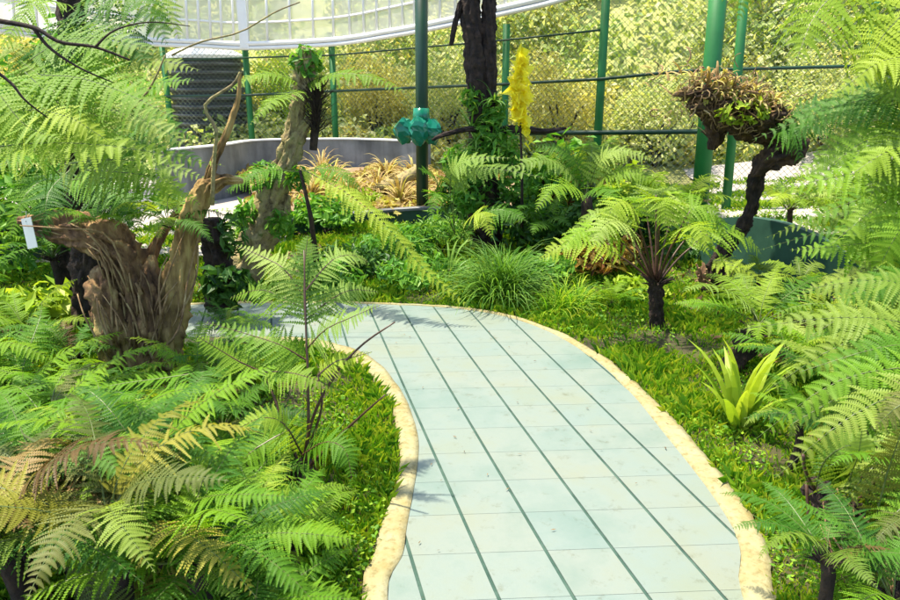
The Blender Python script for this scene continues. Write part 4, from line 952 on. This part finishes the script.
for (px, py, D, h, r, n, sz, m, lab) in [(560, 0, 8.7, 1.1, .6, 700, .15, 'shrub_mid', 'broad leaved shrub behind the bank below the fence rail'), (650, 0, 8.2, .9, .6, 700, .15, 'straplime', 'yellow green shrub behind the bank left of the thick post'),
        (250, 0, 7.6, .55, .4, 500, .11, 'shrub_mid', 'small green shrub beside the mossy trunk'), (320, 0, 8.0, .45, .45, 600, .1, 'shrub_mid', 'green shrub inside the near end of the dry bed')]:
    shrub(g0(px, D), h, r, n, sz, M[m], lab)
# tussock and strap plants
t = empty('grass_tussock', G(503, 303), 'fountain shaped grass tussock at the far edge of the path', 'grass tussock')
mb = MB(); b0 = G(503, 303)
for k in range(14): blades(mb, b0+Vector((random.uniform(-.14, .14), random.uniform(-.1, .1), 0)), 46, .62, .009, spread=(2, 60), seg=6, sag=1.35)
mb.build('blades', M['tussock'], t)
t = empty('grass_tussock', G(560, 318), 'smaller grass tussock right of the fountain shaped one', 'grass tussock'); mb = MB(); b0 = G(565, 312)
for k in range(8): blades(mb, b0+Vector((random.uniform(-.14, .14), random.uniform(-.1, .1), 0)), 36, .36, .008, spread=(5, 70), seg=5, sag=1.3)
mb.build('blades', M['grass'], t)
straps(G(395, 268), 30, .42, .035, M['strap'], 'green strap leaved clump left of the dark post', spread=(5, 80))
straps(G(450, 275), 34, .40, .03, M['strap'], 'green strap leaved clump beside the tussock', spread=(5, 80))
sp = straps(G(737, 428), 20, .50, .088, M['straplime'], 'lime green plant with broad upright leaves at the right lawn edge', spread=(2, 34), sag=.65)
straps(G(700, 320), 14, .18, .02, M['straplime'], 'tiny tuft of lime leaves on the lawn below the leaning trunk', spread=(5, 70))
# dry bed
for i, (px, D, L, lab) in enumerate([(305, 9.6, .5, 'dry yellow grass clump at the left of the leaf bed'), (345, 9.5, .55, 'straw coloured clump in the middle of the leaf bed'), (375, 9.9, .5, 'dry tan clump beside the fallen log'), (398, 9.4, .5, 'yellowing clump just left of the dark post'), (330, 10.4, .5, 'dry clump near the grey basin wall'), (445, 9.8, .5, 'dry clump right of the dark post'), (318, 10.9, .55, 'tall straw clump against the basin wall left of the log'), (385, 10.9, .5, 'brown clump against the basin wall behind the log'), (412, 10.6, .45, 'small dry clump by the post in front of the basin wall')]):
    b = g0(px, D); b.z = .15+.1*(D-9); straps(b, 60, L, .03, M['dry'], lab, cat='dry plant', name='dry_plant', spread=(5, 85), sag=1.4)
mb = MB(); 
for k in range(60): leafcloud(mb, bedpt(random.random(), random.random())+Vector((0, 0, .03)), (.35, .3, .07), 60, .12, 1.8)
tag(mb.build('leaf_litter', M['dry']), 'dry fallen leaves covering the bed behind the green edging', 'leaf litter', kind='stuff')
t = empty('log', g0(395, 9.7), 'pale fallen log lying in the dry leaf bed', 'log'); mb = MB(); mb.tube([g0(372, 9.8)+Vector((0, 0, .28)), g0(395, 9.9)+Vector((0, 0, .36)), g0(418, 10.1)+Vector((0, 0, .52))], [.09, .085, .07], 12, rough=.3); mb.build('trunk', M['bark_moss'], t, True)
t = empty('pale_bush', g0(345, 9.3), 'leafy green weed between dry clumps on the bed', 'plant'); mb = MB(); leafcloud(mb, g0(355, 9.3)+Vector((0, 0, .2)), (.4, .2, .15), 300, .1, 2); mb.build('leaves', M['straplime'], t)

# --- right side
rf1 = empty('tree_fern', G(1000, 330), 'large feathery tree fern hanging in from the top right corner', 'tree fern')
mb = MB(); limb(mb, [(1000, 380, 4.4), (990, 200, 4.4), (975, 60, 4.4), (960, -40, 4.4)], [.11, .10, .09, .08], rough=.4); mb.build('trunk', M['bark_dark'], rf1, True)
for pts, W, f in [([(900, -60, 3.9), (850, -20, 3.7), (815, 15, 3.6), (796, 62, 3.5)], .40, 'lime'), ([(930, -40, 3.9), (905, 10, 3.6), (880, 40, 3.5), (862, 85, 3.4)], .42, 'lime'),
                  ([(960, -20, 3.9), (925, 30, 3.6), (905, 60, 3.5), (892, 105, 3.4)], .40, 'pale'), ([(880, -80, 4.2), (800, -60, 4.3), (750, -30, 4.4), (738, 22, 4.4)], .3, 'lime')]:
    xfrond(rf1, pts, W, f, npin=30, m=13, up=(0, -.8, .8), droop=.55, s0=.02, alpha=10)
rf2 = empty('tree_fern', G(1010, 420), 'broad tree fern reaching in from the right edge with yellow green fronds', 'tree fern')
mb = MB(); limb(mb, [(1010, 420, 3.7), (1005, 300, 3.7), (990, 200, 3.7), (975, 150, 3.7)], [.11, .10, .09, .08], rough=.4); mb.build('trunk', M['bark_dark'], rf2, True)
RF = [([(960, 120, 3.6), (900, 100, 3.6), (840, 105, 3.7), (752, 140, 3.8)], .26, 'deep'), ([(965, 150, 3.6), (905, 130, 3.5), (850, 150, 3.5), (800, 200, 3.5)], .30, 'lime'),
      ([(965, 150, 3.6), (915, 160, 3.4), (860, 172, 3.4), (770, 190, 3.5)], .28, 'fresh'), ([(965, 170, 3.6), (920, 185, 3.4), (880, 205, 3.3), (830, 245, 3.3)], .28, 'lime'),
      ([(965, 180, 3.6), (930, 200, 3.3), (900, 230, 3.2), (875, 275, 3.2)], .28, 'fresh'), ([(965, 160, 3.6), (930, 140, 3.4), (890, 150, 3.3), (850, 175, 3.3)], .3, 'lime'),
      ([(965, 200, 3.6), (900, 235, 3.5), (850, 245, 3.5), (790, 250, 3.6)], .24, 'fresh'), ([(965, 210, 3.6), (920, 262, 3.2), (880, 285, 3.1), (830, 300, 3.1)], .22, 'fresh')]
RF += [([(960, 140, 4.0), (900, 92, 4.0), (850, 92, 4.1), (775, 128, 4.3)], .24, 'deep'), ([(950, 130, 4.1), (880, 112, 4.2), (820, 118, 4.3), (765, 160, 4.5)], .20, 'deep'), ([(960, 90, 3.4), (920, 60, 3.4), (880, 62, 3.4), (835, 95, 3.4)], .26, 'lime'),
       ([(960, 250, 3.6), (900, 262, 3.6), (850, 275, 3.6), (790, 300, 3.7)], .22, 'moss'), ([(970, 290, 3.2), (915, 285, 3.1), (870, 300, 3.1), (805, 340, 3.1)], .22, 'moss'),
       ([(960, 235, 4.2), (900, 240, 4.3), (850, 238, 4.4), (790, 262, 4.5)], .20, 'deep'), ([(960, 245, 4.2), (900, 232, 4.4), (840, 228, 4.6), (760, 250, 4.8)], .18, 'deep'), ([(960, 220, 4.2), (900, 212, 4.3), (830, 215, 4.5), (765, 238, 4.7)], .20, 'moss'),
       ([(960, 150, 4.0), (900, 120, 4.0), (850, 130, 4.1), (810, 165, 4.2)], .26, 'moss'), ([(965, 130, 3.5), (940, 130, 3.4), (900, 150, 3.3), (868, 200, 3.3)], .28, 'moss'),
       ([(965, 150, 3.7), (930, 110, 3.8), (880, 90, 3.9), (820, 95, 4.0)], .3, 'moss'), ([(965, 160, 3.7), (920, 175, 3.7), (870, 195, 3.8), (790, 225, 3.9)], .28, 'fresh'),
       ([(965, 140, 3.6), (930, 95, 3.6), (905, 85, 3.6), (870, 105, 3.6)], .3, 'lime'), ([(965, 190, 3.5), (930, 215, 3.3), (905, 250, 3.2), (893, 300, 3.2)], .26, 'lime'),
       ([(965, 170, 3.9), (900, 150, 4.2), (840, 155, 4.4), (790, 178, 4.5)], .32, 'lime'), ([(965, 200, 3.6), (930, 240, 3.5), (890, 262, 3.5), (850, 290, 3.5)], .26, 'pale')]
for pts, W, f in RF: xfrond(rf2, pts, W, f, npin=28, m=12, up=(0, -.7, 1), s0=.05, droop=.3)
rf3 = empty('fern', G(900, 470), 'wide low fern with long drooping pinnae at the right edge', 'fern')
for pts, W, f in [([(960, 345, 2.6), (900, 322, 2.55), (830, 318, 2.6), (735, 330, 2.7)], .20, 'moss'), ([(960, 352, 2.5), (910, 345, 2.45), (870, 350, 2.45), (800, 372, 2.5)], .22, 'fresh'),
                  ([(960, 372, 2.4), (900, 368, 2.35), (830, 385, 2.35), (752, 442, 2.4)], .17, 'fresh'), ([(960, 362, 2.5), (905, 375, 2.4), (850, 392, 2.35), (790, 425, 2.35)], .20, 'moss'),
                  ([(960, 400, 2.3), (920, 405, 2.25), (880, 420, 2.2), (826, 470, 2.2)], .18, 'fresh'), ([(960, 340, 2.7), (930, 300, 2.7), (880, 280, 2.75), (800, 290, 2.9)], .22, 'moss'),
                  ([(965, 380, 2.3), (905, 392, 2.25), (845, 420, 2.2), (775, 478, 2.2)], .19, 'moss'), ([(965, 330, 2.7), (905, 330, 2.65), (840, 345, 2.65), (765, 392, 2.7)], .2, 'moss'), ([(965, 430, 2.15), (920, 440, 2.1), (875, 465, 2.05), (830, 520, 2.0)], .16, 'moss'), ([(965, 470, 2.0), (925, 490, 1.95), (890, 520, 1.9), (862, 575, 1.85)], .15, 'fresh'),
                  ([(960, 410, 2.2), (925, 400, 2.15), (900, 405, 2.15), (872, 430, 2.15)], .13, 'olive')]:
    xfrond(rf3, pts, W, f, npin=28, m=13, up=(0, -.7, 1), s0=.02, droop=.35)
mb = MB()
for k in ((960, 345), (962, 372), (964, 405)): mb.tube(catmull([G(985, 560), P(985, 450, 2.4), P(k[0], k[1], 2.5)], 8), [.014]*8, 6)
mb.build('stalks', M['rachis_dark'], rf3, True)
rf4 = empty('fern', G(905, 640), 'fern on a dark leaning rootstock in the bottom right corner', 'fern')
mb = MB(); limb(mb, [(905, 650, 1.8), (880, 575, 1.95), (850, 530, 2.05), (825, 498, 2.15), (806, 482, 2.2)], [.085, .07, .06, .045, .025], n=22, rough=.5, nscale=16); mb.build('rootstock', M['bark_dark'], rf4, True)
strm = MB(); strands(strm, [(900, 630, 1.75), (870, 560, 1.9), (835, 505, 2.05)], 50, .03, .004); strm.build('roots', M['bark'], rf4, True)
mb = MB()
for a, b, c in [((806, 482), (808, 525), (800, 592)), ((840, 520), (858, 500), (885, 470)), ((815, 490), (805, 470), (803, 455)), ((870, 560), (868, 540), (890, 515)), ((860, 545), (885, 535), (915, 520))]:
    mb.tube(catmull([P(*a, 2.15), P(*b, 2.12), P(*c, 2.1)], 8), [.006]*8, 5)
mb.build('stalks', M['rachis_dark'], rf4, True)
for pts, W, f in [([(840, 520, 2.1), (850, 478, 2.05), (858, 455, 2.0), (862, 430, 2.0)], .14, 'moss'), ([(815, 490, 2.15), (825, 460, 2.1), (850, 445, 2.05), (890, 440, 2.0)], .13, 'moss'),
                  ([(870, 545, 1.95), (885, 480, 1.95), (895, 450, 1.95), (905, 420, 1.95)], .12, 'yellow'), ([(880, 575, 1.9), (850, 575, 1.85), (828, 590, 1.8), (818, 620, 1.8)], .12, 'fresh'),
                  ([(885, 580, 1.85), (870, 560, 1.8), (872, 590, 1.75), (862, 640, 1.7)], .12, 'moss'), ([(860, 545, 2.0), (880, 520, 1.95), (900, 520, 1.9), (930, 540, 1.9)], .12, 'olive'),
                  ([(850, 530, 2.05), (830, 535, 2.0), (812, 550, 1.98), (800, 590, 1.95)], .12, 'fresh')]:
    xfrond(rf4, pts, W, f, 'rachis', npin=20, m=10, up=(0, -.8, .8), s0=.05)
RFN = [(795, 325, .36, 10, ['moss', 'lime'], 'mossy fern between the tree fern and the green wall'), (850, 385, .45, 12, ['moss', 'lime'], 'full mossy fern in the middle of the right bank'), (905, 395, .6, 12, ['moss', 'deep'], 'full fern at the right edge above the wide fronds'), (835, 470, .42, 10, ['moss', 'deep'], 'fern between the strap plant and the rootstock'),
       (790, 470, .28, 9, ['fresh', 'moss'], 'small fern by the foot of the strap plant'), (930, 300, 1.0, 12, ['moss', 'lime'], 'tall fern beyond the wall at the right edge'),
       (855, 340, .34, 10, ['lime', 'pale'], 'pale fern before the lowest end of the green wall'), (890, 310, .7, 11, ['lime', 'fresh'], 'tall lime fern at the right beyond the green wall'), (840, 255, .8, 12, ['lime', 'pale'], 'lime fern on the pale paving behind the green wall'), (785, 245, .7, 11, ['moss', 'lime'], 'mossy green fern on the pale paving behind the leaning trunk'), (900, 250, .9, 12, ['moss', 'lime'], 'tall mossy fern on the paving at the right edge'), (755, 300, .35, 9, ['deep', 'moss'], 'dark fern at the foot of the green wall hump near the leaning trunk'),
       (780, 400, .40, 10, ['lime', 'fresh'], 'small lime fern right of the strap plant'), (905, 600, .45, 10, ['fresh', 'olive'], 'fern behind the leaning rootstock'), (895, 430, .55, 11, ['moss', 'fresh', 'deep'], 'dense fern under the right hand fronds'),
       (860, 500, .5, 9, ['moss', 'deep'], 'shaded green fern under the wide low fern'), (930, 520, .55, 10, ['deep', 'olive'], 'dark olive fern at the right edge behind the rootstock'),
       (812, 640, .34, 8, ['moss', 'fresh', 'deep'], 'small green fern at the bottom right of the kerb'), (950, 450, .6, 9, ['moss', 'deep'], 'deep green fern cut off by the right edge'),
       (830, 430, .46, 9, ['moss', 'fresh', 'deep'], 'green fern below the tree fern at right'), (870, 385, .55, 9, ['fresh', 'lime', 'pale'], 'yellow green fern in front of the green wall hump'),
       (910, 350, .6, 9, ['moss', 'deep'], 'green fern by the right edge beside the wall'), (800, 355, .45, 8, ['lime', 'fresh'], 'light fern at the foot of the green wall hump'), (880, 660, .45, 8, ['deep', 'fresh'], 'dark fern low in the bottom right corner')]
for px, py, L, n, fam, lab in RFN: fern(px, py, L, n, fam, lab, 'near' if py > 420 else 'mid', z=.16+.2*random.random(), group='ferns on the right bank', arch=[1, 2, 3, 4, 6, 8, 9], Wf=.25)

# ==================================================================  GRASS AND GROUND COVER
def scatter(n, xr, yr, power=1.0):
    """more points near the camera, fewer far off"""
    u = rng.random(n); y = yr[0]+(yr[1]-yr[0])*u**power; hw = .72*y+.6
    x = (rng.random(n)*2-1)*hw; k = (x > xr[0]) & (x < xr[1]) & ~inside(POLY, x, y); return x[k], y[k]
def hills(x, y): return np.array([hill(a, b) for a, b in zip(x, y)])
def grass(x, y, hmin, hmax, wd):
    n = len(x); z = hills(x, y)-.006; l = hmin+(hmax-hmin)*rng.random(n)**1.5; 
    pn = np.array([noise.noise(Vector((a*2.2, b*2.2, 0))) for a, b in zip(x, y)]); l *= np.clip(1+pn*1.1, .4, 1.8)*(1+.05*y)
    a = rng.random(n)*2*np.pi; ln = rng.random(n)*.9+.15; b = np.stack([x, y, z], 1)
    d = np.stack([np.cos(a), np.sin(a), np.zeros(n)], 1); s = np.stack([-np.sin(a), np.cos(a), np.zeros(n)], 1)*(wd*(.6+.8*rng.random(n))*(1+.12*y))[:, None]
    zz = np.array([0, 0, 1.]); L = l[:, None]; lean = ln[:, None]
    m = b+zz*L*.55+d*L*.2*lean; t = b+zz*L*(.98-.3*lean)+d*L*.75*lean
    return np.stack([b-s, b+s, m+s*.75, t, m-s*.75], 1)
mb = MB()
x, y = scatter(380000, (-9, 9), (1.2, 11.5), 1.35); 
k = ~((y > 8.4) & (x < 1.2)); x, y = x[k], y[k]
pn = np.array([noise.noise(Vector((a*1.7+3, b*1.7, 5))) for a, b in zip(x, y)]); k = pn+rng.normal(0, .12, len(x)) > -.34; x, y = x[k], y[k]
mb.polys(grass(x, y, .03, .085, .00155))
go = mb.build('grass', M['grass']); tag(go, 'short lush grass either side of the paved path', 'grass', kind='stuff')
x, y = scatter(70000, (-9, 9), (1.2, 10), 1.3); n = len(x); z = hills(x, y)
pn = np.array([noise.noise(Vector((a*1.4+7, b*1.4, 0))) for a, b in zip(x, y)]); k = pn > -.05; x, y, z = x[k], y[k], z[k]; n = len(x)
p = np.stack([x, y, z+.015+.045*rng.random(n)], 1); nn = nrm(rng.normal(size=(n, 3))*.5+np.array([0, 0, 1])); ax = nrm(np.cross(nn, rng.normal(size=(n, 3)))); sd = np.cross(nn, ax)
l = (.004+.007*rng.random((n, 1)))*(1+.15*p[:, 1:2]); mb = MB(); mb.polys(np.stack([p-ax*l, p+sd*l*.55, p+ax*l, p-sd*l*.55], 1))
tag(mb.build('weeds', M['weed']), 'small leafy weeds growing through the grass', 'ground cover', kind='stuff')
# brown litter under the ferns and on the verge
n = 9000; x, y = scatter(n, (-9, 9), (1.2, 8), 1.2); k = (x < -.9) | (x > 1.7) ; x, y = x[k], y[k]; n = len(x)
p = np.stack([x, y, hills(x, y)+.02+.02*rng.random(n)], 1); nn = nrm(rng.normal(size=(n, 3))*.6+np.array([0, 0, 1])); ax = nrm(np.cross(nn, rng.normal(size=(n, 3)))); sd = np.cross(nn, ax); l = .02+.03*rng.random((n, 1))
mb = MB(); mb.polys(np.stack([p-ax*l, p+sd*l*.4, p+ax*l, p-sd*l*.4], 1)); tag(mb.build('leaf_litter', M['litter']), 'brown dead bits lying under the ferns', 'leaf litter', kind='stuff')
# a few crumbs and fallen pinnae on the paving
n = 70; x = rng.uniform(-1.2, 1.6, n*4); y = rng.uniform(1.8, 5.2, n*4); k = inside(POLY, x, y); x, y = x[k][:n], y[k][:n]; n = len(x)
p = np.stack([x, y, np.full(n, .033)], 1); a = rng.random(n)*6.28; ax = np.stack([np.cos(a), np.sin(a), np.zeros(n)], 1); sd = np.stack([-np.sin(a), np.cos(a), .2*np.ones(n)], 1); l = .004+.010*rng.random((n, 1))
mb = MB(); mb.polys(np.stack([p-ax*l, p+sd*l*.25, p+ax*l, p-sd*l*.25], 1)); tag(mb.build('leaf_crumbs', M['litter']), 'tiny dry crumbs scattered on the pale paving', 'leaf litter', kind='stuff')

# ==================================================================  HILLSIDE
mb = MB(); N = 1200; c = 0
for i in range(N):
    D = random.uniform(15.5, 36) if i > 260 else random.uniform(13.4, 16.5)-.3*0; px = random.uniform(-260, 1160); p = P(px, 100, D); z = hill(p.x, D)
    px = px if i > 260 else random.uniform(-200, 1150); p = P(px, 100, D); z = hill(p.x, D); D += 1.6*max(0, (420-px)/420)*(i <= 260)
    p = P(px, 100, D); z = hill(p.x, D); r = random.uniform(.5, 1.25)*(1+.015*D)*(.6 if i <= 260 else 1); mi = random.choices((0, 1, 2), (9, 3.6, 1.8))[0]
    leafcloud(mb, (p.x, D, z+r*.45), (r, r, r*.8), int(230+60*r), .10+.0035*D, 1.7, mi, shell=.45)
# tall grass-like fill between the bushes
tag(mb.build('hillside_scrub', [M['scrub'], M['scrub_dark'], M['scrub_gold']]), 'sunlit yellow green scrub covering the hillside beyond the fence', 'scrub', kind='stuff')
BT = [(205, 15.6, 2.0, 1.1, 'scrub', 'pale bush behind the water tank'), (290, 15.2, 1.9, .9, 'straplime', 'light green bush behind the fence left of the mossy trunk'), (375, 15.2, 1.9, .9, 'scrub_gold', 'golden bush behind the fence left of the dark post'),
      (445, 14.4, 2.2, 1.0, 'scrub', 'feathery green bush behind the fence at the twin tree'), (560, 13.6, 2.5, 1.2, 'scrub_gold', 'golden leaved bush behind the fence right of the twin tree'), (660, 13.4, 1.9, 1.1, 'scrub', 'green bush behind the fence between the two posts'),
      (830, 12.8, 1.9, 1.1, 'scrub', 'pale bush behind the fence at far right'), (60, 15, 2.6, 1.3, 'scrub_gold', 'yellowing bush behind the fence at far left')]
for px, D, h, r, m, lab in BT: shrub(g0(px, D), h, r, 4200, .085, M[m], lab, name='bush', cat='bush', group='bushes behind the fence', aspect=2, stems=6)
